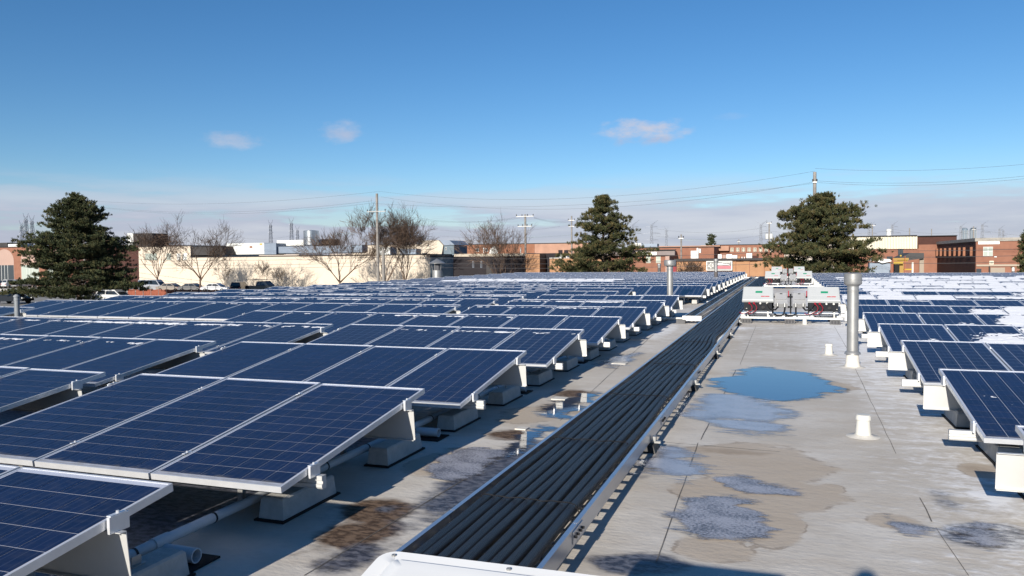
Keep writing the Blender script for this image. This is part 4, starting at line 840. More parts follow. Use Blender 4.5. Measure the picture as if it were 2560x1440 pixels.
# small things left on the roof
for i, (px, py, lab) in enumerate(((1305, 1073, 'tan membrane patch at the edge of the small deep blue puddle'), (1400, 998, 'tan membrane patch at the edge of the stained puddle'), (1550, 909, 'pale square membrane patch left of the tray'))):
    p_ = WZ(px, py); b = B(); s_ = 0.06+0.03*i; b.add([(p_.x-s_, p_.y-s_*0.8, 0.014), (p_.x+s_*0.9, p_.y-s_*0.9, 0.014), (p_.x+s_, p_.y+s_*0.8, 0.014), (p_.x-s_*0.85, p_.y+s_, 0.014)]+[(p_.x-s_, p_.y-s_*0.8, 0.002), (p_.x+s_*0.9, p_.y-s_*0.9, 0.002), (p_.x+s_, p_.y+s_*0.8, 0.002), (p_.x-s_*0.85, p_.y+s_, 0.002)], [(0, 1, 2, 3), (0, 4, 5, 1), (1, 5, 6, 2), (2, 6, 7, 3), (3, 7, 4, 0)])
    tag(b.build('membrane_patch', membrane_boot), lab, 'patch', 'patches on the membrane')

# the photographer, standing behind the camera: only the shadow is in view
def person(x, y):
    import bmesh
    o = thing('person', (x, y, 0), 'person in a dark jacket holding up a phone, standing on the roof behind the camera', 'person')
    sk = {'pel': (0, 0, 0.98, .15, .12), 'sp': (0, 0, 1.2, .15, .11), 'ch': (0, 0, 1.4, .19, .125), 'nk': (0, 0.02, 1.56, .06, .06), 'hd': (0, 0.035, 1.63, .075, .085), 'hd2': (0, 0.035, 1.74, .08, .095), 'hd3': (0, 0.03, 1.80, .05, .06),
          'sl': (-.2, 0, 1.47, .075, .075), 'el': (-.3, .1, 1.2, .055, .055), 'wl': (-.13, .27, 1.42, .036, .036), 'pl': (-.09, .30, 1.52, .04, .022),
          'sr': (.2, 0, 1.47, .075, .075), 'er': (.3, .1, 1.2, .055, .055), 'wr': (.13, .27, 1.42, .036, .036), 'pr': (.09, .30, 1.52, .04, .022),
          'hl': (-.1, 0, .92, .11, .11), 'kl': (-.12, .02, .5, .07, .07), 'al': (-.13, -.02, .1, .05, .05), 'fl': (-.14, .16, .045, .045, .04),
          'hr': (.1, 0, .92, .11, .11), 'kr': (.12, .02, .5, .07, .07), 'ar': (.13, -.02, .1, .05, .05), 'fr': (.14, .16, .045, .045, .04)}
    for s_, sg in (('l', -1), ('r', 1)):
        for q in range(4): sk[f'f{s_}{q}'] = (sg*(.075-.004*q), .315+.004*q, 1.545+.02*q-0.03, .010, .010); sk[f'g{s_}{q}'] = (sg*(.02), .335, 1.535+.02*q-0.02, .009, .009)
        sk['t'+s_] = (sg*.06, .29, 1.50, .011, .011)
    ed = [('pel', 'sp'), ('sp', 'ch'), ('ch', 'nk'), ('nk', 'hd'), ('hd', 'hd2'), ('hd2', 'hd3'), ('ch', 'sl'), ('sl', 'el'), ('el', 'wl'), ('wl', 'pl'), ('ch', 'sr'), ('sr', 'er'), ('er', 'wr'), ('wr', 'pr'), ('pel', 'hl'), ('hl', 'kl'), ('kl', 'al'), ('al', 'fl'), ('pel', 'hr'), ('hr', 'kr'), ('kr', 'ar'), ('ar', 'fr')]
    for s_ in 'lr':
        for q in range(4): ed += [('p'+s_, f'f{s_}{q}'), (f'f{s_}{q}', f'g{s_}{q}')]
        ed.append(('p'+s_, 't'+s_))
    ks = list(sk); me_ = bpy.data.meshes.new('body'); me_.from_pydata([sk[k_][:3] for k_ in ks], [(ks.index(a), ks.index(c_)) for a, c_ in ed], [])
    ob = bpy.data.objects.new('body', me_); link(ob, o); me_.materials.append(mat('dark_jacket', (0.03, 0.035, 0.05), 0.8))
    md = ob.modifiers.new('skin', 'SKIN'); md.use_smooth_shade = True
    for i_, k_ in enumerate(ks):
        me_.skin_vertices[0].data[i_].radius = sk[k_][3:]; me_.skin_vertices[0].data[i_].use_root = (k_ == 'pel')
    ob.modifiers.new('sub', 'SUBSURF').levels = 1; ob.modifiers['sub'].render_levels = 1
    ph = B(); ph.box(x-0.04, x+0.04, y+0.325, y+0.333, 1.50, 1.655); tag(ph.build('phone', blackplastic, None, recenter=(x, y+0.33, 1.5)), 'black phone held up in both hands behind the camera', 'phone')
person(0.0, -0.42)

# ------------------------------------------------------------------ surroundings: buildings
def brick(name, c, c2=None): return mat(name, c, 0.85, 0, 0.9, 0.12, 0.2, 9, col2=c2)
brick_red = brick('orange_brick', (0.205, 0.092, 0.062), (0.265, 0.128, 0.086)); brick_brown_shade = brick('brown_and_shaded_brick', (0.055, 0.024, 0.02), (0.075, 0.034, 0.027)); brick_tan = brick('tan_brick', (0.31, 0.165, 0.09), (0.37, 0.21, 0.12))  # the dark brown brick also paints shade on turned-away walls
brick_pink = brick('pink_brick', (0.37, 0.215, 0.155)); brick_dull = brick('dull_brick', (0.22, 0.10, 0.06), (0.28, 0.13, 0.08))
beige = mat('beige_painted_wall', (0.56, 0.485, 0.395), 0.85, 0, 0.25, 0.06); cream = mat('cream_siding', (0.62, 0.58, 0.46), 0.6, 0, 0.4, 0.05)
charcoal = mat('charcoal_cladding', (0.045, 0.042, 0.042), 0.7, 0, 1, 0.15); blackwall = mat('black_painted_wall', (0.018, 0.015, 0.018), 0.75, 0, 0.6, 0.2)
shaded_beige = mat('beige_wall_shade_tone', (0.13, 0.17, 0.20), 0.8, 0, 0.8, 0.08); trim = mat('dark_roof_trim', (0.03, 0.03, 0.032), 0.7); gravel = mat('gravel_roof', (0.30, 0.28, 0.25), 0.9, 0, 1.5, 0.2)  # the blue-grey wall tone paints the shaded sides of beige walls
glass = mat('window_glass', (0.045, 0.055, 0.065), 0.12, spec=0.6); palepane = mat('blinds_behind_glass', (0.36, 0.40, 0.36), 0.25); hvac = mat('hvac_paint', (0.62, 0.63, 0.61), 0.55, 0.1, 0.5, 0.06)
hvac_dark = mat('hvac_grey_and_shade', (0.20, 0.24, 0.30), 0.5, 0.2, 0.6, 0.1); signwhite = mat('sign_white', (0.80, 0.79, 0.76), 0.5); yellow = mat('machine_yellow', (0.42, 0.28, 0.03), 0.5, 0, 1, 0.12); stucco = mat('mauve_stucco', (0.36, 0.25, 0.21), 0.85, 0, 0.5, 0.06)  # hvac_dark also paints the shaded faces of white roof units
def part(o, name, m_, px0, px1, pt, pb, Y, dep, proud=0.0):
    cx = (px0+px1)/2; x0 = WY(px0, pt, Y).x; x1 = WY(px1, pt, Y).x; z1 = WY(cx, pt, Y).z; z0 = G if pb is None else WY(cx, pb, Y).z
    return B().box(x0, x1, Y-proud, Y+dep, z0, z1).build(name, m_, o)
def bthing(name, px, Y, label, cat, group=None):
    p_ = WY(px, 650, Y); return thing(name, (p_.x, Y, G), label, cat, group)
def window(o, px0, px1, pt, pb, Y, m_=None, frame=None, mull=(1, 1), proud=0.03):
    fr = part(o, 'window', frame or hvac, px0, px1, pt, pb, Y, 0.05, proud); cx = (px0+px1)/2
    nx_, ny_ = mull; g = 0.6
    for i in range(nx_):
        for j in range(ny_):
            a = px0+(px1-px0)*i/nx_+g; c_ = px0+(px1-px0)*(i+1)/nx_-g; d_ = pt+(pb-pt)*j/ny_+g; e_ = pt+(pb-pt)*(j+1)/ny_-g
            x0 = WY(a, d_, Y).x; x1 = WY(c_, d_, Y).x; z1 = WY(cx, d_, Y).z; z0 = WY(cx, e_, Y).z
            B().box(x0, x1, Y-proud-0.015, Y-proud-0.003, z0, z1).build('pane', m_ or glass, fr)
    return fr
bgroup = 'industrial buildings around the roof'
# far left arcade
Y = 122.0; o = bthing('arcade_building', 20, Y, 'orange brick arcade building behind the parked cars at far left', 'building', bgroup)
part(o, 'wall', brick_red, -260, 330, 618, None, Y, 14); part(o, 'roof_trim', trim, -260, 330, 616.5, 618.6, Y, 14, 0.1)
for (c_, w_, nm) in ((12, 23, 'a'), (75, 23, 'b'), (140, 23, 'c'), (-52, 23, 'd')):
    x0 = WY(c_-w_, 660, Y).x; x1 = WY(c_+w_, 660, Y).x; zs = WY(c_, 652, Y).z; R_ = (x1-x0)/2; xc = (x0+x1)/2
    pr = [(x0, G+0.3), (x0, zs)]+[(xc-R_*math.cos(rad(a)), zs+R_*0.92*math.sin(rad(a))) for a in range(15, 180, 15)]+[(x1, zs), (x1, G+0.3)]
    ar = B().prism(pr, Y-0.02, Y+0.05, 'y').build('arch_recess', stucco, o)
    zz = WY(c_, 663, Y).z; B().box(x0+0.2, x1-0.1, Y-0.05, Y-0.025, G+0.35, zz).build('shop_window', glass if c_ < 60 else palepane, ar)
    for q in (0.33, 0.5, 0.67): B().box(x0+q*(x1-x0)-0.04, x0+q*(x1-x0)+0.04, Y-0.09, Y-0.055, G+0.35, zz).build('mullion', hvac, ar)
b = part(o, 'rooftop_unit', charcoal, -30, 18, 607, 617, Y+3, 3); part(o, 'rooftop_unit', hvac, 20, 51, 610, 617, Y+3, 3)
# stretch painted dark for its shaded face and long beige building
Y = 118.0; o = bthing('shaded_brick_building', 300, Y, 'brick block painted dark as in shade, behind the big left pine', 'building', bgroup)
part(o, 'wall', brick_brown_shade, 180, 345.5, 616, None, Y, 12)
part(o, 'rooftop_unit', hvac, 318, 333, 583, 615, Y+2, 4); part(o, 'rooftop_unit', charcoal, 333.5, 381, 583.5, 615, Y+2, 4)  # one grey box; the pale part paints its sunlit left face
Y = 117.5; o = bthing('beige_building', 720, Y, 'long beige windowless building behind the bare trees', 'building', bgroup)
part(o, 'tall_wall', beige, 346, 476, 616, None, Y, 20); part(o, 'roof_trim', trim, 346, 476, 614.2, 616.3, Y, 20, 0.12)
part(o, 'low_wall', beige, 476.3, 1076, 640, None, Y, 26); part(o, 'roof_trim', trim, 476.3, 1076, 638.4, 640.4, Y, 26, 0.12)
x0 = WY(476.5, 640, Y).x; x1 = WY(560, 640, Y).x; z0 = WY(515, 637.8, Y).z; z1 = WY(515, 616, Y).z; xt = WY(550, 616, Y).x
B().prism([(x0, z0), (x1, z0), (xt, z1), (x0, z1)], Y+0.3, Y+6, 'y').build('mansard', charcoal, o)
for a, c_, m_ in ((363, 392, palepane), (416, 428, palepane), (442, 452, hvac), (457, 468, hvac)): window(o, a, c_, 633, 651, Y, m_, cream)
part(o, 'corner_wall', shaded_beige, 1076.3, 1133, 640, None, Y, 8, 0.15); part(o, 'fascia', trim, 1076.3, 1133, 638, 642, Y, 8, 0.3)  # right side of the beige building, its shade painted blue-grey
def rooftop(name, px0, px1, pt, pb, Y, dep, m_, label, m2=None, split=None):
    o = bthing(name, (px0+px1)/2, Y, label, 'rooftop unit', 'units on the beige roof'); o.location.z = WY((px0+px1)/2, pb, Y).z
    part(o, 'casing', m_, px0, split or px1, pt, pb, Y, dep)
    if split: part(o, 'side_shade_panel', m2, split+0.2, px1, pt, pb, Y+0.01, dep)  # unit's shaded side painted as a blue-grey panel
    part(o, 'base_rail', trim, px0+2, px1-2, pb+0.1, pb+1.6, Y+0.1, dep-0.3)
    return o
o = rooftop('rooftop_unit', 566, 690, 608, 636, 121, 3, hvac, 'big white rooftop air handler with yellow label', hvac_dark, 660)
part(o, 'yellow_label', yellow, 649, 656, 608.5, 612, 121, 0.02, 0.03); part(o, 'hatch', hvac, 598, 632, 613, 622, 121, 0.02, 0.02); part(o, 'rust_mark', brick_dull, 624, 631, 615, 620, 121, 0.02, 0.025)
rooftop('rooftop_unit', 692, 790, 600, 614, 124, 3, hvac, 'white flat rooftop unit behind the ducts'); rooftop('rooftop_duct', 696, 905, 615, 632, 121.5, 2, hvac_dark, 'long blue-grey rooftop duct')
rooftop('rooftop_unit', 800, 828, 598, 612, 126, 3, charcoal, 'dark boxy rooftop unit right of the steel tank'); rooftop('rooftop_unit', 945, 975, 618, 638, 121, 2.5, hvac, 'grey rooftop unit behind the tall pole'); rooftop('rooftop_unit', 1000, 1040, 622, 637, 122, 2, hvac_dark, 'grey rooftop unit left of the gabled penthouse')
o = bthing('steel_tank', 778, 123, 'shiny stainless steel tank on the beige roof', 'tank'); c = WY(778.5, 612, 123); zt = WY(778, 577, 123).z; r_ = (WY(795, 600, 123).x-WY(762, 600, 123).x)/2; o.location.z = c.z
b = B(); b.lathe((c.x, 123, c.z-0.6), [(r_*0.55, 0), (r_*0.8, 0.35), (r_, 0.6), (r_, (zt-c.z)*0.5+0.6), (r_*1.03, (zt-c.z)*0.5+0.62), (r_, (zt-c.z)*0.5+0.66), (r_, zt-c.z+0.6)], 32); b.build('shell', mat('stainless', (0.6, 0.6, 0.6), 0.25, 0.95, 2, 0.1), o, smooth=True)
b = B(); b.lathe((c.x, 123, zt), [(r_*0.99, 0.001), (r_*0.5, 0.1), (0.05, 0.16)], 32); b.build('lid', galv, o, smooth=True)
Y = 126; o = bthing('penthouse', 1095, Y, 'beige gambrel-ended penthouse above the beige roof', 'building', bgroup); o.location.z = WY(1095, 640, Y).z
part(o, 'wall', beige, 880, 1054, 612, 640, Y+4, 6); part(o, 'roof_trim', trim, 880, 1054, 610.8, 612.2, Y+4, 6, 0.1)
pts = [(1055, 640), (1055, 601), (1096, 600.5), (1108, 614), (1103, 640)]; cx = 1080
B().prism([(WY(a, 620, Y).x, WY(cx, c_, Y).z) for a, c_ in pts], Y, Y+7, 'y').build('gable_wall', beige, o)
pts = [(1097, 600.5), (1122, 601.5), (1135, 613), (1109, 613.5)]; B().prism([(WY(a, 620, Y).x, WY(cx, c_, Y).z) for a, c_ in pts], Y+0.3, Y+7, 'y').build('roof_slope', hvac_dark, o)  # right slope and side wall have their shade painted in blue-grey
part(o, 'side_wall', shaded_beige, 1109, 1135, 613.8, 640, Y+0.4, 6); window(o, 1069, 1073, 611, 616, Y, glass, hvac); window(o, 1022, 1027, 611, 616, Y+4, glass, hvac); window(o, 1113, 1117, 618, 625, Y+0.4, glass, hvac)
# black building and its neighbours
Y = 111; o = bthing('black_building', 1220, Y, 'black painted building with a pale fascia in mid distance', 'building', bgroup)
part(o, 'wall', blackwall, 1133.5, 1312, 641, None, Y, 14); part(o, 'fascia', mat('pale_fascia', (0.42, 0.37, 0.30), 0.7), 1136, 1318, 634, 640.8, Y+1.0, 12, 0.1)
for a in (1181, 1201): window(o, a, a+4, 653, 669, Y, charcoal, hvac_dark)
part(o, 'door', charcoal, 1216, 1230, 662, None, Y, 0.04, 0.05)
Y = 109; o = bthing('tan_brick_building', 1380, Y, 'tan brick building with dark doorway left of the middle pine', 'building', bgroup)
part(o, 'wall', brick_tan, 1314, 1349, 635, None, Y, 8); part(o, 'recess', blackwall, 1349.3, 1392, 633, None, Y+3, 5); part(o, 'wall', brick_tan, 1374, 1510, 645, None, Y+0.5, 2.4); part(o, 'parapet', hvac, 1374, 1510, 644, 645.2, Y+0.5, 2.4, 0.1)
part(o, 'rooftop_unit', hvac, 1397, 1418, 637, 643.5, Y+1.4, 1.2)
Y = 150; o = bthing('brick_warehouse', 1280, Y, 'low orange brick warehouse behind the black building', 'building', bgroup)
part(o, 'wall', brick_dull, 1136, 1336, 611.5, None, Y, 20); part(o, 'wall', brick_pink, 1336.3, 1480, 609, None, Y-0.4, 20); part(o, 'roof_trim', trim, 1136, 1480, 608.3, 611, Y+0.1, 20, 0.0)
for a in (1137, 1150, 1190, 1213): window(o, a, a+7, 621, 629, Y, glass, hvac)
for a in (1396, 1410.5): part(o, 'loading_door', blackwall, a, a+10.5, 625, 634, Y-0.4, 0.05, 0.06)
for a in (1148, 1209, 1301): part(o, 'vent_pipe', hvac, a-1, a+1, 619, 632, Y-6, 0.3)
o = bthing('roof_dish', 1237, 118, 'big round satellite dish behind the bare tree', 'satellite dish'); c = WY(1237, 630, 118); o.location.z = G+6
b = B(); r_ = (WY(1251, 630, 118).x-WY(1223, 630, 118).x)/2; prof = [(0.05, 0.0)]+[(r_*k_/6, 0.28*r_*(k_/6)**2) for k_ in range(1, 7)]
n = 24; vs = [];  nrm = Vector((-0.35, -0.85, 0.4)).normalized(); a_ = nrm.orthogonal().normalized(); bb = nrm.cross(a_)
for r__, z__ in prof:
    for q in range(n): vs.append(c+(a_*math.cos(2*math.pi*q/n)+bb*math.sin(2*math.pi*q/n))*r__+nrm*z__)
b.add(vs, [(k_*n+q, k_*n+(q+1) % n, k_*n+n+(q+1) % n, k_*n+n+q) for k_ in range(len(prof)-1) for q in range(n)]); b.build('reflector', hvac, o, smooth=True)
b = B(); b.cyl(c-nrm*0.05, (c.x, 118.6, WY(1237, 642, 118).z), 0.09, n=8); b.build('mast', galv, o)
b = B(); b.cyl(c, c+nrm*r_*0.9, 0.03, n=6); b.build('feed_arm', galv, o)
# brick buildings right of the middle pine
Y = 128; o = bthing('shop_building', 1600, Y, 'brick shop with grey fascia and white sign behind the middle pine', 'building', bgroup)
part(o, 'wall', brick_red, 1470, 1668, 628, None, Y, 12); part(o, 'fascia', mat('mauve_fascia', (0.20, 0.17, 0.165), 0.7, 0, 1, 0.1), 1470, 1688, 626.5, 639, Y, 0.5, 0.6); part(o, 'fascia_trim', trim, 1470, 1690, 625, 626.8, Y, 0.5, 0.9)
sg = part(o, 'sign_board', signwhite, 1591, 1643, 630, 637.8, Y, 0.06, 0.68)
for a in (1615, 1640): window(o, a, a+11.5, 640.5, 657.5, Y, palepane, cream, (1, 2))
part(o, 'side_column', stucco, 1664, 1674, 639.3, None, Y, 0.5, 0.3)
for i, a in enumerate((1631, 1661)):
    s_ = bthing('shrub', a+4, Y-1.4, f"small cone-shaped evergreen shrub in front of the shop, {['left', 'right'][i]} one", 'shrub', 'shrubs by the shop'); c = WY(a+4, 659, Y-1.4)
    b = B(); rr = random.Random(a)
    for q in range(220):
        hh = rr.random(); ang = rr.uniform(0, 6.28); r__ = 0.32*(1-hh)*math.sqrt(rr.random()); p_ = Vector((c.x+r__*math.cos(ang), Y-1.4+r__*math.sin(ang), G+0.05+hh*0.62*2)); d_ = Vector((math.cos(ang), math.sin(ang), 0.9))*0.12
        b.add([p_, p_+d_+Vector((0.03, 0, 0)), p_+d_*0.8+Vector((-0.03, 0.03, 0.04))], [(0, 1, 2)])
    b.build('foliage', mat('shrub_green', (0.05, 0.06, 0.02), 0.8), s_)
Y = 140; o = bthing('long_brick_building', 1660, Y, 'long orange brick building above the shop fascia', 'building', bgroup)
part(o, 'wall', brick_red, 1560, 1785, 619, None, Y, 14); part(o, 'roof_trim', trim, 1560, 1785, 617.3, 619.3, Y, 14, 0.15); part(o, 'upper_wall', brick_pink, 1645, 1800, 614.5, 617.2, Y+8, 6)
part(o, 'rooftop_unit', hvac, 1585, 1603, 608, 617, Y+4, 2); part(o, 'rooftop_unit', hvac_dark, 1603.5, 1643, 609.5, 617, Y+4, 2)
Y = 150; o = bthing('windowed_brick_building', 1860, Y, 'brick building with a row of small gridded windows', 'building', bgroup)
part(o, 'wall', brick_red, 1788, 1960, 612, None, Y, 16); part(o, 'roof_trim', trim, 1788, 1960, 610.6, 612.3, Y, 16, 0.12); part(o, 'annex', brick_pink, 1788, 1822, 615, 627, Y-1, 0.9)
for i in range(8): a = 1826+i*14.3; window(o, a, a+8, 619.3, 629.5, Y, glass, cream, (2, 3))
Y = 92; o = bthing('brick_garage', 1780, Y, 'orange brick building with a car sign facing the roof edge', 'building', bgroup)
part(o, 'wall', brick_tan, 1692, 1990, 651.5, None, Y, 12); part(o, 'parapet', charcoal, 1686, 1990, 646, 651.3, Y, 12, 0.3)
for a in (1720, 1740, 1839, 1873, 1910): part(o, 'pilaster', brick_red, a, a+1.2, 652, None, Y, 0.02, 0.06)
for a, c_ in ((1840, 1858), (1874, 1893)): part(o, 'roof_flap', blackwall, a, c_, 649.8, 651.2, Y, 0.02, 0.4)
part(o, 'red_door', mat('red_door', (0.22, 0.03, 0.04), 0.6), 1680, 1691.5, 666, None, Y+0.3, 0.3)
for px0, px1, pt, pb, m_, nm in ((1727, 1741, 627, 646, hvac, 'rooftop_cabinet'), (1741.5, 1746, 620, 646, galv, 'rooftop_stack'), (1747, 1752, 622, 632, hvac, 'rooftop_stack'), (1866, 1880, 633, 645, hvac, 'rooftop_box'), (1880.5, 1896, 639, 645, brick_brown_shade, 'rooftop_box'),
                                 (1795, 1804, 636, 646, signwhite, 'spare_letter'), (1816, 1830, 636, 646, signwhite, 'spare_letter'), (1806, 1815, 637, 646, stucco, 'spare_letter'), (1831, 1843, 638, 646, hvac, 'spare_letter'), (1845, 1851, 641, 646, brick_tan, 'crate'), (1854, 1856, 642, 646, hvac, 'vent_pipe'), (1860, 1862, 642, 646, hvac, 'vent_pipe')):
    part(o, nm, m_, px0, px1, pt, pb, Y+1.5, 0.6)
# text helper
def text(body, px, py, Y, hpx, m_, parent, ax='CENTER', proud=0.0, sx=1.0):
    cu = bpy.data.curves.new('lettering', 'FONT'); cu.body = body; cu.align_x = ax; cu.align_y = 'CENTER'; cu.extrude = 0.004
    p_ = WY(px, py, Y); hgt = WY(px, py-hpx/2, Y).z-WY(px, py+hpx/2, Y).z; cu.size = hgt*1.4
    tmp = bpy.data.objects.new('lettering', cu); C.objects.link(tmp); dg = bpy.context.evaluated_depsgraph_get(); me_ = bpy.data.meshes.new_from_object(tmp.evaluated_get(dg)); bpy.data.objects.remove(tmp)
    me_.materials.clear(); me_.materials.append(m_); ob = bpy.data.objects.new('lettering', me_); link(ob, parent); ob.scale = (sx, 1, 1); ob.rotation_euler = (rad(90), 0, 0); ob.location = Vector((p_.x, Y-proud, p_.z))-wloc(parent); return ob
inkdark = mat('ink_grey', (0.10, 0.10, 0.11), 0.6); inkgreen = mat('ink_lime', (0.45, 0.55, 0.12), 0.6)
text('DER BODY', 1625, 633, 128, 3.2, inkdark, sg, proud=0.70, sx=1.25); part(sg, 'green_stripe', inkgreen, 1618, 1633, 634.8, 636.4, 128, 0.01, 0.70); part(sg, 'yellow_mark', yellow, 1591.5, 1604, 630.5, 634, 128, 0.01, 0.70)
# sign board "4|6" with the outline of a car
Y = 91.6; sb = bthing('sign_board', 1798, Y, 'framed grey billboard reading 4 6 with a car outline on the brick wall', 'sign'); sb.location.z = WY(1798, 676, Y).z
part(sb, 'panel', mat('board_grey', (0.22, 0.22, 0.215), 0.6, 0, 0.5, 0.1), 1767.5, 1829, 654, 675, Y, 0.15, 0)
for a, c_, d_, e_ in ((1766, 1830.5, 652.6, 654), (1766, 1830.5, 674.6, 676), (1766, 1767.8, 654.05, 674.55), (1828.7, 1830.5, 654.05, 674.55)): part(sb, 'frame', signwhite, a, c_, d_, e_, Y, 0.16, 0.05)
part(sb, 'pink_band', mat('faded_pink', (0.50, 0.16, 0.19), 0.6, 0, 0.6, 0.25), 1793, 1827, 664.5, 671.5, Y, 0.01, 0.012)
text('4', 1772, 665, Y, 8, signwhite, sb, proud=0.015); text('6', 1782, 663, Y, 8, signwhite, sb, proud=0.015)
for q, (d_, e_) in enumerate(((657, 661), (662, 666), (667, 671))): part(sb, 'divider_mark', signwhite, 1776.3, 1777.9, d_, e_, Y, 0.008, 0.014)
for q in range(11): part(sb, 'small_mark', signwhite, 1805+q*1.95, 1806.3+q*1.95, 655.9, 657.7-0.4*(q % 3 == 1), Y, 0.008, 0.014)
def stroke(pts, name, m_, parent, Y, r_=0.05, proud=0.03):
    b = B(); b.tube([(WY(a, c_, Y).x, Y-proud, WY(1798, c_, Y).z) for a, c_ in pts], r_, 5); return b.build(name, m_, parent)
stroke([(1793, 661), (1796, 659.5), (1801, 658.6), (1804, 658.7), (1807, 660.3), (1810, 661.6), (1817, 661.7), (1821, 662.3), (1825, 663.7)], 'car_outline', signwhite, sb, Y); stroke([(1793, 661), (1796, 662), (1800, 662.6), (1808, 662)], 'car_outline', signwhite, sb, Y); stroke([(1797, 660.5), (1799, 659.6), (1798.5, 661.6)], 'car_outline', signwhite, sb, Y, 0.035)
# right hand side
Y = 118; o = bthing('cream_clad_building', 2230, Y, 'brick building with cream corrugated upper cladding behind the right pine', 'building', bgroup)
part(o, 'wall', brick_red, 2120, 2296, 622.5, None, Y, 14); part(o, 'roof_trim', trim, 2120, 2292, 589.0, 591, Y-0.3, 14, 0.2)
for i in range(44):
    a = 2120+i*3.95; part(o, 'cladding_sheet', cream, a, a+3.3, 591.2, 622, Y-0.25, 0.3, 0.05 if i % 2 else 0.0)
part(o, 'upper_wall', brick_brown_shade, 2292, 2392, 590, 612, Y+1, 14); part(o, 'lower_wall', brick_red, 2296.3, 2395, 611, None, Y+0.7, 14); part(o, 'roof_trim', trim, 2292.3, 2393, 588.6, 590.2, Y+0.9, 14, 0.2)  # dark brick of the upper wall paints a face in shade
wd = window(o, 2245, 2258, 622.8, 637, Y, glass, trim, (2, 1)); part(o, 'side_window', glass, 2217, 2232, 641, 648, Y, 0.05, 0.04)
v = bthing('roof_ventilator', 2222, Y+3, 'pale cylindrical ventilator on the cream clad building', 'roof vent'); c = WY(2222, 589, Y+3); v.location.z = c.z-0.5
b = B(); u = WY(2222, 572, Y+3).z-c.z; b.lathe((c.x, Y+3, c.z-0.4), [(0.34, 0), (0.34, 0.55), (0.30, 0.6), (0.30, u*0.6+0.4), (0.37, u*0.62+0.4), (0.37, u+0.3), (0.2, u+0.4)], 20); b.build('shell', hvac, v, smooth=True)
Y = 96; o = bthing('finned_brick_building', 2440, Y, 'brick building with side wall painted dark as in shade, fins and white sign at right', 'building', bgroup)
xf = WY(2440, 640, Y).x; zt = WY(2470, 597.5, Y).z; xe = WY(2760, 640, Y).x; Yb = 0; pbk = WY(2311, 640, Y)
# side wall recedes along Y towards the vanishing point
dirx = rayv(2311, 640); Ybk = xf/(dirx.x/dirx.y)
B().box(xf, xe, Y, Ybk, G, zt-0.25).build('wall', brick_red, o); B().box(xf-0.06, xf-0.003, Y+0.05, Ybk, G, zt-0.25).build('side_wall', brick_brown_shade, o); B().box(xf-0.14, xe, Y-0.12, Ybk, zt-0.245, zt+0.12).build('roof_trim', gravel, o)  # side wall's shade painted as a darker brick than the front
for px in (2313, 2320.5, 2329, 2337, 2346, 2355.5, 2366, 2378, 2390, 2402, 2414, 2432):
    d_ = rayv(px, 640); yy = xf/(d_.x/d_.y); z1 = WY(2440, 617, Y).z; z0 = WY(2440, 640, Y).z
    B().box(xf-0.30, xf-0.065, yy-0.16, yy+0.16, z0, z1).build('fin', brick_dull, o)
sg = part(o, 'sign_board', signwhite, 2445.5, 2498.5, 600, 610.5, Y, 0.04, 0.08)
for q in range(8): part(sg, 'small_mark', inkdark, 2465+q*1.8, 2466.3+q*1.8, 601.3, 602.7, Y, 0.01, 0.085)
text('CONSTRUCTION EQUIPMENT LTD.', 2472, 605.0, Y, 1.7, inkdark, sg, proud=0.085, sx=1.12); [part(sg, 'small_mark', inkdark, 2449+q*4, 2452+q*4, 607.9, 608.7, Y, 0.01, 0.085) for q in range(12)]
window(o, 2458, 2482, 617, 640, Y, palepane, hvac, (2, 2)); part(o, 'louvre', cream, 2473.5, 2484, 652, 661, Y, 0.04, 0.05)
for q in range(3): part(o, 'louvre_slot', trim, 2475, 2482.5, 654.5+q*2, 655.3+q*2, Y, 0.01, 0.065)
part(o, 'wall_lamp', signwhite, 2485, 2491, 641, 643.2, Y, 0.1, 0.15); part(o, 'string_course', mat('stone_band', (0.36, 0.30, 0.24), 0.8), 2440.5, 2760, 660.5, 665, Y, 0.05, 0.12); part(o, 'shop_front', mat('taupe_panel', (0.30, 0.25, 0.2), 0.8), 2476, 2512, 669, None, Y, 0.05, 0.09); part(o, 'lower_window', glass, 2440.5, 2453, 672, None, Y, 0.05, 0.1); part(o, 'door_post', trim, 2471.5, 2474.5, 665.2, None, Y, 0.1, 0.14)
# canopy and construction machine
Y = 100; o = bthing('canopy', 2270, Y, 'dark canopy tent over stored equipment between the brick buildings', 'canopy')
B().prism([(WY(a, 640, Y).x, WY(2270, c_, Y).z) for a, c_ in ((2248, 645), (2276, 632), (2310, 633), (2310, 646), (2262, 652))], Y, Y+6, 'y').build('roof_cloth', mat('dark_tarp', (0.05, 0.05, 0.052), 0.6), o)
part(o, 'back_panel', mat('taupe_panel', (0.30, 0.25, 0.2), 0.8), 2299, 2310, 646, None, Y+0.5, 0.2); part(o, 'post', whiteplastic, 2279.5, 2284, 656, None, Y-0.5, 0.3)
o = bthing('yellow_machine', 2250, Y-1.5, 'yellow and black construction lift beside the canopy', 'machine'); Ym = Y-1.5
part(o, 'platform', yellow, 2234, 2258, 655, 660, Ym, 2); part(o, 'deck', mat('ochre_deck', (0.32, 0.2, 0.06), 0.7), 2232, 2272, 645, 650, Ym, 2); part(o, 'rail', yellow, 2234, 2270, 651.5, 653, Ym, 2); part(o, 'belt', rubber, 2237, 2248, 660.3, None, Ym, 1.5); part(o, 'mast', mat('ochre_deck', (0.32, 0.2, 0.06), 0.7), 2249, 2259, 660.3, None, Ym+0.5, 1)
for a in (2232, 2262): part(o, 'upright', mat('rust_red_paint', (0.35, 0.1, 0.05), 0.7), a, a+1.5, 640, 680, Ym-0.2, 0.15)
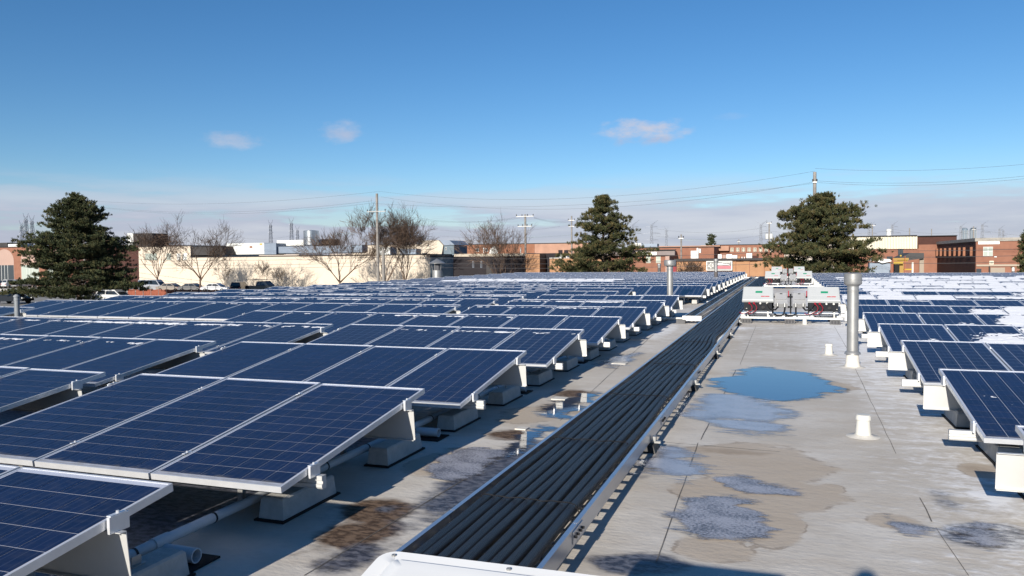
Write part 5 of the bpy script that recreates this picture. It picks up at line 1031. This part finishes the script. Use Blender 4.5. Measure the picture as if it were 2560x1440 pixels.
part(o, 'chassis', yellow, 2260, 2280, 672, 675, Ym, 1.5); part(o, 'beacon', yellow, 2250, 2254, 637.5, 641, Ym, 0.3)
o = bthing('white_tent', 2200, 104, 'white tent roof right of the pine', 'tent')
B().prism([(WY(a, 650, 104).x, WY(2200, c_, 104).z) for a, c_ in ((2172, 652), (2184, 646), (2224, 648), (2230, 653), (2205, 658), (2200, 655))], 104, 107, 'y').build('roof_cloth', signwhite, o)
part(o, 'side_cloth', hvac_dark, 2174, 2226, 656, None, 104.5, 2)
# towers far away, the haze put into their blue-grey colour
for i, (a, c_) in enumerate(((2403, 2420), (2423.5, 2441))):
    Y = 3200; o = bthing('high_rise', (a+c_)/2, Y, f"far round-topped high-rise tinted haze blue, {['left', 'right'][i]} one of two", 'high-rise', 'pair of far towers')
    x0 = WY(a, 600, Y).x; x1 = WY(c_, 600, Y).x; xc = (x0+x1)/2; R_ = (x1-x0)/2; zt = WY(2420, 576, Y).z; b = B(); b.lathe((xc, Y, G), [(R_, 0), (R_, zt-G), (R_*0.8, zt-G+7), (R_*0.5, zt-G+9)], 14); b.build('tower', mat('far_tower_haze_tone', (0.14, 0.18, 0.22), 0.4), o)
    for k_ in range(6): q = rad(200+k_*28); b = B(); b.cyl((xc+R_*math.cos(q), Y+R_*math.sin(q), G), (xc+R_*math.cos(q), Y+R_*math.sin(q), zt), 1.0, n=4); b.build('pier', mat('far_pier', (0.3, 0.32, 0.34), 0.6), o)
# distant low roofs and trees as one mass
rr = random.Random(21); b = B()
for i in range(420):
    Y = rr.uniform(230, 900); x = rr.uniform(-0.95, 0.42)*Y*1.1; w_ = rr.uniform(10, 45); h_ = rr.uniform(4.5, 7.6)*(1 if Y < 400 else 1.25); b.box(x, x+w_, Y, Y+rr.uniform(8, 25), G, G+h_)
    if rr.random() < 0.6: u = rr.uniform(0, w_-3); b.box(x+u, x+u+rr.uniform(1, 3), Y+1, Y+3, G+h_, G+h_+rr.uniform(0.5, 1.6))
tag(b.build('distant_buildings', mat('distant_roofs', (0.30, 0.23, 0.18), 0.85, 0, 0.02, 0.3, col2=(0.46, 0.42, 0.38))), 'mass of low industrial roofs far behind', 'buildings', kind='stuff')

# ------------------------------------------------------------------ poles, wires, pylons
wood = mat('weathered_pole', (0.22, 0.205, 0.19), 0.85, 0, 3, 0.2); insul = mat('insulator', (0.06, 0.06, 0.065), 0.4); wire_m = mat('wire', (0.045, 0.045, 0.05), 0.6)
def pole(px, ptop, Y, r_, label, arms=(), name='utility_pole'):
    p_ = WY(px, ptop, Y); o = thing(name, (p_.x, Y, G), label, 'utility pole', 'utility poles')
    b = B(); b.cyl((p_.x, Y, G), (p_.x, Y, p_.z), r_*1.25, r_, n=10); b.build('shaft', wood, o, smooth=True)
    for py, half, nst in arms:
        z = WY(px, py, Y).z; w_ = WY(px+half, py, Y).x-p_.x; arm = B().box(p_.x-w_, p_.x+w_, Y-r_-0.12, Y-r_-0.003, z-0.06, z+0.06).build('cross_arm', galv, o)
        for k_ in range(nst):
            x = p_.x-w_*0.95+2*w_*0.95*k_/max(1, nst-1); b = B(); b.lathe((x, Y-r_-0.06, z+0.062), [(0.05, 0), (0.09, 0.06), (0.05, 0.12), (0.09, 0.18), (0.04, 0.26)], 8); b.build('insulator', insul, arm)
    return o
pole(942, 484, 96, 0.17, 'tall wooden utility pole with one cross arm above the beige building', ((529, 24, 2),)); pole(958, 624, 94, 0.19, 'short wooden pole beside the tall pole with cross arm')
o = pole(1313, 536, 112, 0.15, 'utility pole with two cross arms left of the middle pine', ((541, 22, 4), (566, 18, 4))); pole(1429, 540, 138, 0.13, 'thin utility pole touching the left of the middle pine', ((551, 8, 2), (566, 7, 2)))
pole(2037, 430, 84, 0.16, 'tall utility pole rising behind the right pine', ((456, 5, 2),)); pole(207, 497, 112, 0.16, 'utility pole hidden behind the big left pine'); pole(1703, 586, 105, 0.10, 'slim pole behind the shop, left of the roof stacks', ((596, 6, 2),))
pole(1923, 556, 170, 0.14, 'far utility pole with two transformers above the brick building', ((558, 6, 2),)); pole(2181, 560, 190, 0.12, 'far utility pole behind the cream clad building', ((564, 7, 2),)); pole(2329, 572, 160, 0.08, 'pale steel mast left of the far towers'); pole(2434, 566, 150, 0.10, 'pale mast in front of the far towers', ((574, 5, 2),)); pole(2274, 570, 190, 0.12, 'far lamp post behind the cream clad building'); pole(1591, 596, 190, 0.14, 'far white mast right of the middle pine'); pole(1847, 598, 220, 0.12, 'tiny far pole above the windowed brick building', ((604, 4, 2),))
for i, a in enumerate((1917.5, 1928)):
    p_ = WY(a, 590, 169.5); o = thing('transformer', (p_.x, 169.5, p_.z-0.6), f"grey pole transformer, {['left', 'right'][i]} one of the pair", 'transformer', 'pole transformers'); b = B(); b.lathe((p_.x, 169.5, p_.z-0.6), [(0.3, 0), (0.33, 0.05), (0.33, 1.0), (0.2, 1.1)], 14); b.build('tank', hvac, o, smooth=True); b = B(); b.cyl((p_.x, 169.5, p_.z+0.5), (p_.x, 169.5, p_.z+0.8), 0.05, n=6); b.build('bushing', insul, o)
def wire(a, Ya, c, Yc, sag, label, r_=0.012, n=28):
    p0 = WY(*a, Ya); p1 = WY(*c, Yc); b = B(); b.tube([p0.lerp(p1, k_/n)-Vector((0, 0, 4*sag*(k_/n)*(1-k_/n))) for k_ in range(n+1)], r_, 4)
    return tag(b.build('overhead_wire', wire_m, None, recenter=(p0+p1)/2), label, 'wire', 'overhead wires')
wire((945, 478), 96, (2037, 428), 84, 1.9, 'highest wire between the tall pole and the pole behind the right pine'); wire((952, 492), 96, (2035, 455), 84, 2.2, 'second highest wire between the two tallest poles'); wire((930, 508), 96, (2038, 458), 84, 1.3, 'third wire between the two tallest poles')
wire((207, 500), 112, (944, 479), 96, 1.2, 'highest wire from the left pine to the tall pole'); wire((207, 512), 112, (930, 502), 96, 1.5, 'middle wire from the left pine to the tall pole'); wire((207, 513), 112, (935, 507), 96, 1.6, 'lowest of the three wires from the left pine to the tall pole')
wire((2037, 421), 84, (2700, 396), 78, 0.55, 'highest wire leaving the frame at the right'); wire((2040, 452), 84, (2700, 424), 78, 0.6, 'middle wire leaving the frame at the right'); wire((2040, 456), 84, (2700, 430), 78, 0.65, 'lower of the twin wires leaving the frame at the right')
wire((968, 530), 96, (1291, 543), 112, 1.0, 'wire from the tall pole cross arm to the two-arm pole'); wire((950, 535), 96, (1300, 545), 112, 0.9, 'lower wire from the tall pole cross arm to the two-arm pole'); wire((1335, 543), 112, (1424, 551), 138, 0.4, 'wire between the two-arm pole and the thin pole'); wire((1335, 545), 112, (1434, 552), 138, 0.5, 'lower wire between the two-arm pole and the thin pole')
for i, (ya, yb, yc, yd) in enumerate(((640, 643, 625, 617), (652, 655, 640, 634), (660, 664, 655, 650))):
    wire((207, ya+4), 111.5, (942, yb), 95.5, 0.5, f"low communication cable left of the tall pole, {['upper', 'middle', 'lower'][i]} one", 0.026); wire((942, yb), 95.5, (2037, yc), 83.5, 0.5, f"low communication cable right of the tall pole, {['upper', 'middle', 'lower'][i]} one", 0.026); wire((2037, yc), 83.5, (2700, yd), 76, 0.2, f"low communication cable at the right edge, {['upper', 'middle', 'lower'][i]} one", 0.026)
steel = mat('pylon_steel', (0.27, 0.29, 0.33), 0.6, 0.3)
def pylon_mesh(kind):
    b = B(); H = 50.0; t_ = 0.16
    def leg(a, c): b.cyl(a, c, t_, n=3, caps=False)
    lv = [(0, 4.2), (10, 3.0), (20, 2.0), (28, 1.5), (36, 1.2), (44, 1.0)]
    for (z0, w0), (z1, w1) in zip(lv, lv[1:]):
        c0 = [(-w0, -w0, z0), (w0, -w0, z0), (w0, w0, z0), (-w0, w0, z0)]; c1 = [(-w1, -w1, z1), (w1, -w1, z1), (w1, w1, z1), (-w1, w1, z1)]
        for k_ in range(4): leg(c0[k_], c1[k_]); leg(c0[k_], c1[(k_+1) % 4]); leg(c0[(k_+1) % 4], c1[k_]); leg(c1[k_], c1[(k_+1) % 4])
    arms = ((26, 8), (34, 10.5), (42, 7)) if kind else ((36, 3.0), (43, 2.5))
    for z, w_ in arms:
        for s_ in (-1, 1): leg((0, 0, z+1.4), (s_*w_, 0, z)); leg((0, 0, z-0.6), (s_*w_, 0, z)); leg((s_*w_, 0, z), (s_*w_, 0, z-2.4))
    for s_ in (-1, 1): leg((s_*1.0, 0, 44), (s_*(7.5 if kind else 2.6), 0, H)); leg((-s_*1.0, 0, 44), (s_*(4 if kind else 1.5), 0, 47.5))
    me_ = b.mesh('lattice'); me_.materials.append(steel); return me_
PM = [pylon_mesh(0), pylon_mesh(1)]
spots = [(57, 552, 0), (68, 535, 0), (83, 540, 0), (678, 551, 0), (730, 546, 0), (745, 566, 0), (1199, 557, 1), (1235, 549, 1), (1264, 570, 0), (1582, 552, 1), (1629, 552, 1), (1666, 567, 0), (1902, 552, 1), (2172, 556, 1), (2230, 553, 1), (2401, 557, 1), (2455, 552, 1), (2498, 564, 1), (2507, 570, 0), (1955, 585, 1)]
for i, (px, pt, kd) in enumerate(spots):
    hz = 640+0.0093*(1966-px); up_ = hz-pt; D_ = (46.0-1.5)*FPX/up_; d_ = rayv(px, hz); Y = D_*d_.y; p_ = WY(px, hz, Y)
    wh = 'above the left pine side' if px < 100 else 'behind the beige building' if px < 800 else 'behind the bare tree' if px < 1300 else 'right of the middle pine' if px < 1700 else 'left of the right pine' if px < 2000 else 'at the right horizon'
    same = [q for q in spots if (q[0] < 100) == (px < 100) and (100 <= q[0] < 800) == (100 <= px < 800) and (800 <= q[0] < 1300) == (800 <= px < 1300) and (1300 <= q[0] < 1700) == (1300 <= px < 1700) and (1700 <= q[0] < 2000) == (1700 <= px < 2000) and (q[0] >= 2000) == (px >= 2000)]
    nth = sorted(same).index((px, pt, kd)); o = thing('pylon', (p_.x, Y, G), f"thin far transmission pylon {wh}, {['leftmost', 'second', 'third', 'fourth', 'fifth', 'sixth', 'seventh'][nth]} there", 'pylon', 'far transmission pylons', rotz=0.25)
    m_ = bpy.data.objects.new('lattice', PM[kd]); link(m_, o)
for i, (px0, p0_, px1, p1_) in enumerate(((1640, 572, 1905, 570), (1640, 590, 1905, 588), (1100, 575, 1400, 566), (1100, 590, 1500, 580), (1905, 575, 2230, 576), (2230, 572, 2456, 572), (590, 592, 740, 586), (2456, 575, 2700, 580))):
    wire((px0, p0_), 760, (px1, p1_), 760, 4, 'faint far transmission line '+['high, between the middle and right pines', 'low, between the middle and right pines', 'high, behind the bare tree left of the middle pine', 'low, behind the bare tree left of the middle pine', 'just right of the right pine', 'above the far round-topped towers', 'above the big white rooftop air handler', 'at the right edge above the brick building'][i], 0.07)

# ------------------------------------------------------------------ trees
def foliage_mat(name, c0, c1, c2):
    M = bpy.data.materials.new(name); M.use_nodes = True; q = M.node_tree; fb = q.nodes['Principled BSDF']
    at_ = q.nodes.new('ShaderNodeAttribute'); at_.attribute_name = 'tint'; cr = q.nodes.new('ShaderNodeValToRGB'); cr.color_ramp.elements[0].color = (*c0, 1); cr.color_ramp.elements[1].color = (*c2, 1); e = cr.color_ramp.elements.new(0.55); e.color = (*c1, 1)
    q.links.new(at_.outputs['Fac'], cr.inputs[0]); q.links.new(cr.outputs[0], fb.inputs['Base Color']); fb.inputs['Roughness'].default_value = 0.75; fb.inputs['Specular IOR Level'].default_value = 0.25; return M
bark = mat('bark', (0.10, 0.075, 0.055), 0.9, 0, 6, 0.3); twig = mat('bare_twig', (0.12, 0.082, 0.06), 0.9, 0, 3, 0.25)
def pine(px, ptop, pbase, Y, wpx, seed, label, mt_, lean=0.0, prof=None, low=0.05, dens=1.0):
    rr = random.Random(seed); z1 = WY(px, ptop, Y).z; c = WY(px, 640, Y); H = z1-G; R_ = (WY(px+wpx/2, 640, Y).x-c.x)
    o = thing('pine_tree', (c.x, Y, G), label, 'tree', 'pine trees')
    b = B(); b.tube([(c.x+lean*k_/8, Y, G+H*0.97*k_/8) for k_ in range(9)], [max(0.03, 0.30*(1-k_/8.3)) for k_ in range(9)], 9)
    tufts = []
    prof = prof or (lambda h: (1-h)**0.75*(0.75+0.25*math.sin(h*9)))
    nb = int(95*dens)
    for i in range(nb):
        h = low+(1-low)*(i/nb)**0.92; h = min(0.985, h+rr.uniform(-.02, .02)); rl = R_*prof(h)*rr.choice((0.62, 0.8, 0.95, 1.0, 1.06))+0.12; a = i*2.399+rr.uniform(-.5, .5)
        base = Vector((c.x+lean*h, Y, G+H*h)); dr = Vector((math.cos(a), math.sin(a), 0)); droop = rr.uniform(-0.10, 0.14)+0.30*h-0.08
        tip = base+dr*rl+Vector((0, 0, droop*rl+0.06*rl)); b.cyl(base, tip, 0.06*(1-h)+0.014, 0.01, n=4, caps=False)
        nc = max(2, int(rl*1.5)); side = Vector((-dr.y, dr.x, 0))
        for k_ in range(nc):
            u = 1-0.62*k_/max(1, nc-1)*rr.uniform(0.85, 1.1) if nc > 1 else 1; wid = (0.18+0.34*(1-u))*min(rl, 3.2); ctn = rr.gauss(0, 0.10)
            cc = base.lerp(tip, u)+side*rr.gauss(0, wid)+Vector((0, 0, rr.gauss(0.05, 0.12)))
            rad_ = rr.uniform(0.30, 0.52)*min(1.0, 0.5+rl*0.3)
            for q in range(9):
                p_ = cc+Vector((rr.gauss(0, rad_*0.75), rr.gauss(0, rad_*0.75), abs(rr.gauss(0, rad_*0.35))-0.05)); tufts.append((p_, (dr*0.45+(p_-cc)*0.5+Vector((rr.gauss(0, .2), rr.gauss(0, .2), 1.0))).normalized(), min(1, max(0, u+ctn*2)), h))
    tufts.append((Vector((c.x+lean, Y, z1-0.25)), Vector((0, 0, 1)), 1, 1)); tufts.append((Vector((c.x+lean, Y, z1-0.6)), Vector((0.2, 0, 1)).normalized(), 1, 1))
    b.build('trunk', bark, o)
    vs = []; fs = []; tint = []
    for p_, d_, u, h in tufts:
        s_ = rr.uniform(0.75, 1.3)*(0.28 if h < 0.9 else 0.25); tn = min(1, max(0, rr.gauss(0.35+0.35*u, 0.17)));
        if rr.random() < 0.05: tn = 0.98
        ax = d_.orthogonal().normalized(); bx = d_.cross(ax); nn_ = 20
        for q in range(nn_):
            th = rr.uniform(0, 6.283); el = rr.uniform(0.05, 1.25); w_ = ax*math.cos(th)*math.sin(el)+bx*math.sin(th)*math.sin(el)+d_*math.cos(el); st_ = p_+d_*rr.uniform(-0.28, 0.2)*s_*1.4; en = st_+w_*s_*rr.uniform(0.6, 1.0)
            sw = w_.cross(Vector((rr.gauss(0, 1), rr.gauss(0, 1), rr.gauss(0, 1)))).normalized()*s_*0.085; k_ = len(vs); vs += [st_-sw*0.4-Vector((c.x, Y, G)), en+sw-Vector((c.x, Y, G)), en-sw-Vector((c.x, Y, G)), st_+sw*0.4-Vector((c.x, Y, G))]; fs.append((k_, k_+3, k_+1, k_+2)); tint += [tn]*4
    me_ = bpy.data.meshes.new('crown'); me_.from_pydata([v_[:] for v_ in vs], [], fs); a_ = me_.attributes.new('tint', 'FLOAT', 'POINT'); a_.data.foreach_set('value', tint); me_.materials.append(mt_); link(bpy.data.objects.new('crown', me_), o); return o
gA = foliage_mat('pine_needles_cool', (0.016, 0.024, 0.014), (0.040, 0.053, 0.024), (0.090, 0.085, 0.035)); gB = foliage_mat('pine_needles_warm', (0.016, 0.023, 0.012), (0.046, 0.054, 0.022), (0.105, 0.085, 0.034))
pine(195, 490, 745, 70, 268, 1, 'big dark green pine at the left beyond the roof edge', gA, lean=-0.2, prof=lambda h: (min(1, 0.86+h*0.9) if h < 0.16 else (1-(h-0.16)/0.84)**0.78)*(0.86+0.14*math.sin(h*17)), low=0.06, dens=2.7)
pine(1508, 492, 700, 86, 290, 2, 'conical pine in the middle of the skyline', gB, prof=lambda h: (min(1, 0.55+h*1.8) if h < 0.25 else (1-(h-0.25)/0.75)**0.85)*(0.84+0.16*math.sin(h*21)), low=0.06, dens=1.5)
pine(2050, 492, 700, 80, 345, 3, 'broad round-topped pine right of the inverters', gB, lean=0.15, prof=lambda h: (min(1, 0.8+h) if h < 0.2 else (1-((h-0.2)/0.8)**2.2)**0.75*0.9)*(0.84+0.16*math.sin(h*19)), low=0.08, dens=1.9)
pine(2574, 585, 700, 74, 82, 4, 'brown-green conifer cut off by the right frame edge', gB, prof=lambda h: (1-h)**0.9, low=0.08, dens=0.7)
pine(1779, 588, 640, 175, 26, 6, 'small far conifer above the long brick building', gA, prof=lambda h: 0.9 if h < 0.8 else 0.4, low=0.5, dens=0.3)
pale_twig = mat('pale_twig', (0.27, 0.22, 0.17), 0.9, 0, 3, 0.2)
def bare_tree(px, ptop, Y, wpx, seed, label, depth=6, trunkpx=2.2, lowfork=0.22, bm_=None):
    rr = random.Random(seed); c = WY(px, 640, Y); H = WY(px, ptop, Y).z-G; R_ = (WY(px+wpx/2, 640, Y).x-c.x)
    o = thing('bare_tree', (c.x, Y, G), label, 'tree', 'leafless trees'); tr = B(); br = B(); t0 = trunkpx*Y/FPX
    tr.tube([(c.x, Y, G), (c.x+rr.uniform(-.1, .1), Y, G+H*lowfork*0.6), (c.x+rr.uniform(-.15, .15), Y, G+H*lowfork)], [t0*1.2, t0, t0*0.9], 9)
    def grow(p_, d_, ln, r_, lev):
        q = p_; dd = d_.copy(); pts = [p_.copy()]; rs_ = [r_]; n_ = 3
        for k_ in range(n_):
            dd = (dd+Vector((rr.gauss(0, .13), rr.gauss(0, .13), rr.gauss(0.04, .08)))).normalized(); q = q+dd*(ln/n_); pts.append(q.copy()); rs_.append(r_*(1-0.45*(k_+1)/n_))
        br.tube(pts, rs_, 5 if lev < 2 else 3, caps=False)
        if lev >= depth: return
        for k_ in range(rr.choice((3, 4, 4, 5)) if lev < 4 else 4):
            u = rr.uniform(0.45, 1.0); i_ = min(n_-1, int(u*n_)); pp = pts[i_].lerp(pts[i_+1], u*n_-i_); az = rr.uniform(0, 6.283); ax = dd.orthogonal().normalized(); ax2 = dd.cross(ax); an = rr.uniform(0.35, 0.85)
            nd = (dd*math.cos(an)+(ax*math.cos(az)+ax2*math.sin(az))*math.sin(an)+Vector((0, 0, 0.16))).normalized(); grow(pp, nd, ln*rr.uniform(0.56, 0.82), max(0.017, r_*(1-0.45*u)*rr.uniform(0.5, 0.7)), lev+1)
    n0 = rr.choice((5, 6))
    for k_ in range(n0):
        a = k_*6.283/n0+rr.uniform(-.3, .3); sp_ = rr.uniform(0.55, 1.15)*R_/(H*(1-lowfork))*1.25
        d_ = Vector((math.cos(a)*sp_, math.sin(a)*sp_*0.8, 1)).normalized(); grow(Vector((c.x, Y, G+H*lowfork*rr.uniform(0.8, 1.0))), d_, H*(1-lowfork)*rr.uniform(0.40, 0.50), t0*0.62, 1)
    tr.build('trunk', bm_ or twig, o, smooth=True); br.build('branches', bm_ or twig, o); return o
bare_tree(393, 560, 100, 150, 31, 'slender bare tree beside the big left pine', 5, 2.2); bare_tree(500, 562, 98, 210, 32, 'wide bare tree left of the parked pickup', 5, 2.6); bare_tree(848, 552, 104, 215, 33, 'wide bare tree left of the tall pole', 5, 2.4, 0.15)
bare_tree(962, 540, 100, 170, 34, 'dense bare tree right behind the tall pole', 6, 2.4, 0.12); bare_tree(1012, 555, 108, 120, 36, 'bare tree right of the short pole', 5, 2.2, 0.15); bare_tree(1250, 555, 104, 170, 35, 'bare spreading tree in front of the black building', 5, 1.9, 0.05)
bare_tree(560, 640, 112, 70, 37, 'pale bare shrub tree by the beige wall, left one', 4, 1.0, 0.1, pale_twig); bare_tree(655, 645, 113, 60, 38, 'pale bare shrub tree by the beige wall, middle one', 4, 0.9, 0.1, pale_twig); bare_tree(700, 660, 112, 60, 39, 'pale bare shrub tree by the beige wall, right one', 4, 0.9, 0.05, pale_twig); bare_tree(1725, 650, 89, 60, 40, 'small bare tree against the tan brick garage', 5, 1.2, 0.2)

# ------------------------------------------------------------------ vehicles and barriers on the ground
tyre = mat('tyre', (0.015, 0.015, 0.015), 0.8); carglass = mat('car_glass', (0.02, 0.025, 0.03), 0.08, spec=0.7)
def car(x, y, rotz, kind, paint, label, grp='parked vehicles'):
    o = thing('parked_car' if kind != 'pickup' else 'parked_pickup', (x, y, G+0.015), label, 'car' if kind in ('sedan', 'suv') else kind, grp, rotz)
    P = {'sedan': ([(-2.2, .35), (-2.25, .62), (-2.1, .92), (-1.5, 1.0), (1.0, .96), (1.9, .84), (2.2, .66), (2.25, .38)], [(-1.55, .99), (-0.95, 1.42), (0.35, 1.45), (1.15, .97)]),
         'suv': ([(-2.2, .4), (-2.28, .7), (-2.2, 1.05), (-1.6, 1.08), (1.1, 1.04), (2.0, .95), (2.25, .72), (2.25, .42)], [(-2.1, 1.07), (-1.85, 1.66), (0.3, 1.70), (1.15, 1.05)]),
         'van': ([(-2.5, .4), (-2.55, .8), (-2.5, 1.15), (1.7, 1.12), (2.3, .98), (2.5, .72), (2.5, .42)], [(-2.48, 1.14), (-2.4, 2.0), (0.9, 2.02), (1.75, 1.13)]),
         'pickup': ([(-2.8, .5), (-2.85, .8), (-2.8, 1.12), (-0.9, 1.12), (1.2, 1.14), (2.5, 1.08), (2.8, .85), (2.8, .5)], [(-0.95, 1.11), (-0.75, 1.78), (0.6, 1.82), (1.35, 1.13)])}[kind]
    def shell(prof, w0, w1, nm, m_, inset=0.0):
        n = len(prof); zmin = min(z for _, z in prof); zmax = max(z for _, z in prof); vs = []
        for s_ in (-1, 1):
            for a, z in prof: w_ = w0+(w1-w0)*(z-zmin)/(zmax-zmin); vs.append((a, s_*w_, z))
        b = B(); b.add(vs, [tuple(range(n))[::-1], tuple(range(n, 2*n))]+[(i_, (i_+1) % n, n+(i_+1) % n, n+i_) for i_ in range(n)]); return b.build(nm, m_, o, local=True)
    body = shell(P[0], 0.88, 0.84, 'body', paint); cab = shell(P[1], 0.80, 0.62, 'cabin', paint)
    (ax, az), (bx, bz), (cx, cz), (dx, dz) = P[1]
    for s_ in (-1, 1):
        def sp(a, z): w_ = 0.80-0.18*(z-az)/(bz-az); return (a, s_*(w_+0.008), z)
        b = B(); m0 = (bx+cx)/2
        b.quad(sp(ax+(bx-ax)*.3+.1, az+(bz-az)*.2), sp(m0-.05, az+(bz-az)*.15), sp(m0-.05, bz-.08), sp(bx+.05, bz-.1)); b.build('side_window', carglass, cab, local=True)
        b = B(); b.quad(sp(m0+.05, az+(bz-az)*.15), sp(dx-.22, dz+.07), sp(cx-.03, cz-.1), sp(m0+.05, bz-.08)); b.build('side_window', carglass, cab, local=True)
    b = B(); b.quad((cx+.06, -.56, cz-.08), (cx+.06, .56, cz-.08), (dx-.06, .7, dz+.09), (dx-.06, -.7, dz+.09)); b.build('windscreen', carglass, cab, local=True)
    b = B(); b.quad((bx-.06+.0, -.54, bz-.1), (bx-.06, .54, bz-.1), (ax+.02, .68, az+.1), (ax+.02, -.68, az+.1)); b.build('rear_window', carglass, cab, local=True)
    wx = 1.4 if kind != 'pickup' else 1.75
    for a in (-wx, wx):
        for s_ in (-1, 1):
            b = B(); b.cyl((a, s_*.70, .34), (a, s_*.90, .34), .34, n=16); w_ = b.build('wheel', tyre, o, local=True); b = B(); b.cyl((a, s_*.901, .34), (a, s_*.915, .34), .2, n=12); b.build('rim', galv, w_, local=True)
    fx = P[0][-2][0]; rx = P[0][1][0]
    for s_ in (-1, 1):
        B().box(fx-.12, fx+.02, s_*.66-.15, s_*.66+.15, .66, .8).build('headlight', hvac, o, local=True); B().box(rx-.02, rx+.1, s_*.66-.14, s_*.66+.14, .72, .9).build('tail_light', red, o, local=True)
    if kind == 'pickup':
        for a in (-2.5, -0.9):
            for s_ in (-1, 1): b = B(); b.cyl((a, s_*.75, 1.1), (a, s_*.75, 2.0), .03, n=6); b.build('rack_post', trim, o, local=True)
        for s_ in (-1, 1): b = B(); b.cyl((-2.6, s_*.75, 2.0), (1.2, s_*.75, 2.0), .035, n=6); b.build('rack_rail', trim, o, local=True)
    return o
pw = mat('white_car_paint', (0.5, 0.5, 0.5), 0.3, coat=0.5); ps = mat('silver_car_paint', (0.42, 0.42, 0.43), 0.3, 0.5, coat=0.4); pg = mat('grey_car_paint', (0.16, 0.155, 0.15), 0.3, 0.3, coat=0.4); pk = mat('black_car_paint', (0.012, 0.014, 0.018), 0.25, coat=0.5); pt_ = mat('tan_car_paint', (0.30, 0.26, 0.22), 0.3, 0.3, coat=0.4)
def cpx(px, Y): return WY(px, 690, Y).x
Yc = 99.0
for px, kd, paint, rz, lab in ((660, 'pickup', pk, 0, 'black pickup with a ladder rack by the beige wall'), (600, 'suv', pk, 1.9, 'dark car parked next to the pickup'), (540, 'sedan', ps, 0.2, 'silver car right of the wide bare tree'), (482, 'sedan', pg, 0.1, 'grey car behind the wide bare tree'), (428, 'sedan', pt_, 0.1, 'brownish car between the two left bare trees'), (384, 'van', ps, 0.1, 'silver van next to the big left pine')):
    car(cpx(px, Yc), Yc, rz, kd, paint, lab)
for px, kd, paint, lab in ((-12, 'sedan', pg, 'dark car at the far left by the arcade'), (14, 'sedan', pk, 'dark car beside the white ones at the arcade'), (37, 'suv', pw, 'white car parked nose-out before the arcade, left one'), (62, 'suv', ps, 'pale car parked nose-out before the arcade, right one')):
    car(cpx(px, 112), 112, 1.45, kd, paint, lab)
car(cpx(288, 70), 70, 0.15, 'suv', pw, 'white car just behind the left panels below the pine'); car(cpx(30, 68), 68, 0.1, 'sedan', pk, 'dark car roof behind the thin left flue'); car(cpx(272, 92), 92, 1.3, 'van', pw, 'white van seen through the foot of the left pine')
orange = mat('orange_mesh', (0.24, 0.075, 0.045), 0.8, 0, 2, 0.25)
xf0, xf1 = cpx(318, 88), cpx(560, 88); nseg = 12
for i in range(nseg):
    a = xf0+(xf1-xf0)*i/nseg; c_ = xf0+(xf1-xf0)*(i+1)/nseg; o = thing('mesh_barrier', ((a+c_)/2, 88, G), f"orange mesh safety barrier section, {['leftmost', 'second', 'third', 'fourth', 'fifth', 'sixth', 'seventh', 'eighth', 'ninth', 'tenth', 'eleventh', 'rightmost'][i]} of the run", 'barrier', 'orange barrier')
    b = B(); b.cyl((a, 88, G), (a, 88, G+1.45), 0.035, n=6); b.build('post', wood, o); b = B(); vs = []
    for k_ in range(9): u = k_/8; x = a+0.04+(c_-a-0.08)*u; vs += [(x, 88+0.05*math.sin(k_*1.7+i), G+0.05), (x, 88+0.05*math.sin(k_*1.7+i), G+1.0-0.1*math.sin(u*3.14)+0.05*hashnoise(i, k_))]
    b.add(vs, [(2*k_, 2*k_+2, 2*k_+3, 2*k_+1) for k_ in range(8)]); b.build('mesh', orange, o); b = B(); b.cyl((a, 88.05, G+1.3), (c_, 88.05, G+1.3), 0.02, n=5); b.build('top_wire', galv, o)
ys_ = bthing('yellow_sign', 205, 90, 'small yellow road sign seen through the left pine', 'sign'); part(ys_, 'plate', yellow, 201, 208, 679, 686, 90, 0.03); part(ys_, 'post', galv, 204, 205.5, 686.2, None, 90.01, 0.06)
